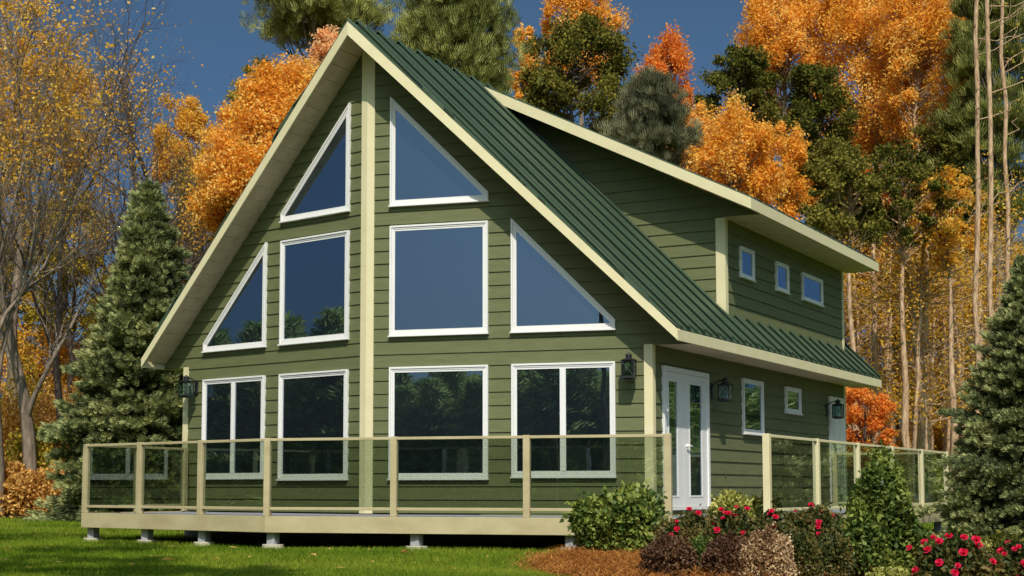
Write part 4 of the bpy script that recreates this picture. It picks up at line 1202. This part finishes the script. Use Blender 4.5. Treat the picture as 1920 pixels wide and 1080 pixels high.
# far woods closing the horizon: one mass
rng = np.random.default_rng(77)
D = []
for px in np.arange(-900, 2700, 34):
    dp = rng.uniform(85, 125); x, y = spot(px, dp); H = rng.uniform(5.5, 11) * (1.0 if px < 1500 else .75); R = rng.uniform(1.6, 3.2)
    m = 420; u = unit(rng, m) * rng.uniform(.5, 1, (m, 1))
    D.append(np.stack([x + u[:, 0] * R, y + u[:, 1] * R, ZG + H * (.5 + .5 * u[:, 2])], 1))
D = np.concatenate(D)
V, Fq = leaf_quads(rng, D, .55, .7)
o = np_mesh('far_woods', V, Fq, M['l_brown'], var=rng.uniform(0, 1, len(Fq)))
tag(o, 'far brown and gold woods closing the horizon', 'woods', kind='stuff')

# spruces and tall thin trees across the lawn, mirrored in the windows and shading the grass
rng = np.random.default_rng(300)
base = []
for sd in (301, 302):
    base.append(spruce_arrays(np.random.default_rng(sd), 6.0, 1.75, dens=.8, sprig=.30, rad=.10, blades=5, whorl=.25))
Vs, Fs, vs, n0 = [], [], [], 0
spots = [(12, 38, 1.3), (15, 42, 1.3), (18, 40, 1.2), (21, 44, 1.4), (24, 38, 1.2), (27, 42, 1.3), (16, 34, 1.1), (20, 35, 1.1), (30, 36, 1.2), (13, 47, 1.4), (11, 50, 1.3), (23, 50, 1.4), (18, 50, 1.4), (34, -2, 1.1), (36, 4, 1.15), (34, 10, 1.0), (37, 16, 1.2), (35, 22, 1.1), (38, 28, 1.2), (8.0, -24, .9), (10.5, -26, .9), (13.0, -27, 1.0), (16, -27, .95), (19, -26, 1.0), (22, -24, .9), (25, -20, 1.0), (28, -15, 1.0), (30, -9, 1.0)]
for k_ in range(45):                                   # three staggered rows across the lawn in front
    x_ = -8.0 + 13.0 * (k_ // 3) / 14.0 + (k_ % 3) * .3 + rng.uniform(-.3, .3); y_ = (-15.4, -16.7, -18.0)[k_ % 3] + rng.uniform(-.4, .4) - .25 * max(0, x_)
    spots.append((x_, y_, (.45 + .37 + (23.5 + abs(y_)) * math.tan(math.radians(rng.uniform(4.0, 4.9)))) / 6.0))
for k_ in range(20):                                   # and to the left of the lawn
    f_ = (k_ // 2) / 9.0; x_ = -13.5 - 11.0 * f_ + rng.uniform(-.4, .4); y_ = -13.5 + 6.5 * f_ + (1.2 if k_ % 2 else -1.2) + rng.uniform(-.4, .4)
    spots.append((x_, y_, (.45 + .37 + (25.6 + math.hypot(x_ + 2, y_)) * math.tan(math.radians(rng.uniform(5.4, 6.4) + (1.2 if k_ == 8 else 0)))) / 6.0))
for j, (x, y, s) in enumerate(spots):
    wd, V, Fq, var = base[j % 2]
    a = rng.uniform(0, 6.283); c, q = math.cos(a), math.sin(a); s *= rng.uniform(.96, 1.04)
    U = V * s * np.array([1.45, 1.45, 1]); U = np.stack([U[:, 0] * c - U[:, 1] * q + x, U[:, 0] * q + U[:, 1] * c + y, U[:, 2] + ZG], 1)
    Vs.append(U); Fs.append(Fq + n0); n0 += len(U); vs.append(var)
o = np_mesh('spruce_wood', np.concatenate(Vs), np.concatenate(Fs), M['n_wood'], var=np.concatenate(vs))
tag(o, 'belt of spruces across the lawn, mirrored in the window glass', 'woods', kind='stuff')

for (x, y, H, sd, lb) in ((-5.2, -9.6, 11.0, 12, 'sparse tree by the left lawn whose shadow dapples the deck rim'),):
    t = bare_tree('lawn_tree', lb, 960, 30, H, sd, 'l_gold', 5, .17, .10, fork=.40, keep=.8, low=3, maxl=3)
    t.location = (x, y, ZG)

Q = FPX / 100.0                                   # at this depth 100 columns make one metre
for (x, y, zt_, zb_, r, sd, lf, lb) in ((4.7, -14.9, 9.6, 6.0, 1.3, 401, 'l_yolive', 'leafy tree left of the camera shading the near lawn'), (-2.6, -8.6, 9.4, 6.2, 1.6, 402, 'l_gold', 'leafy tree by the left lawn shading the grass before the deck'), (3.5, -13.7, 12.4, 9.6, 1.1, 404, 'l_gold', 'sparse high crowned tree left of the camera, faintly mirrored in the big upper pane'), (7.4, -16.9, 10.6, 8.4, .7, 405, 'l_yolive', 'narrow crowned tree just left of the camera shading the front lawn'), (9.3, -18.7, 13, 10, .8, 403, 'l_gold', 'slender tree close to the camera shading the front lawn')):
    t = crown_tree('lawn_tree', lb, 960, Q, 917.5 - 100 * (zt_ - CZ), 917.5 - 100 * (zb_ - CZ), 100 * r, lf, 'bark', sd, .16, 34, 70, trunk_r=.09)
    t.location = (x, y, ZG)
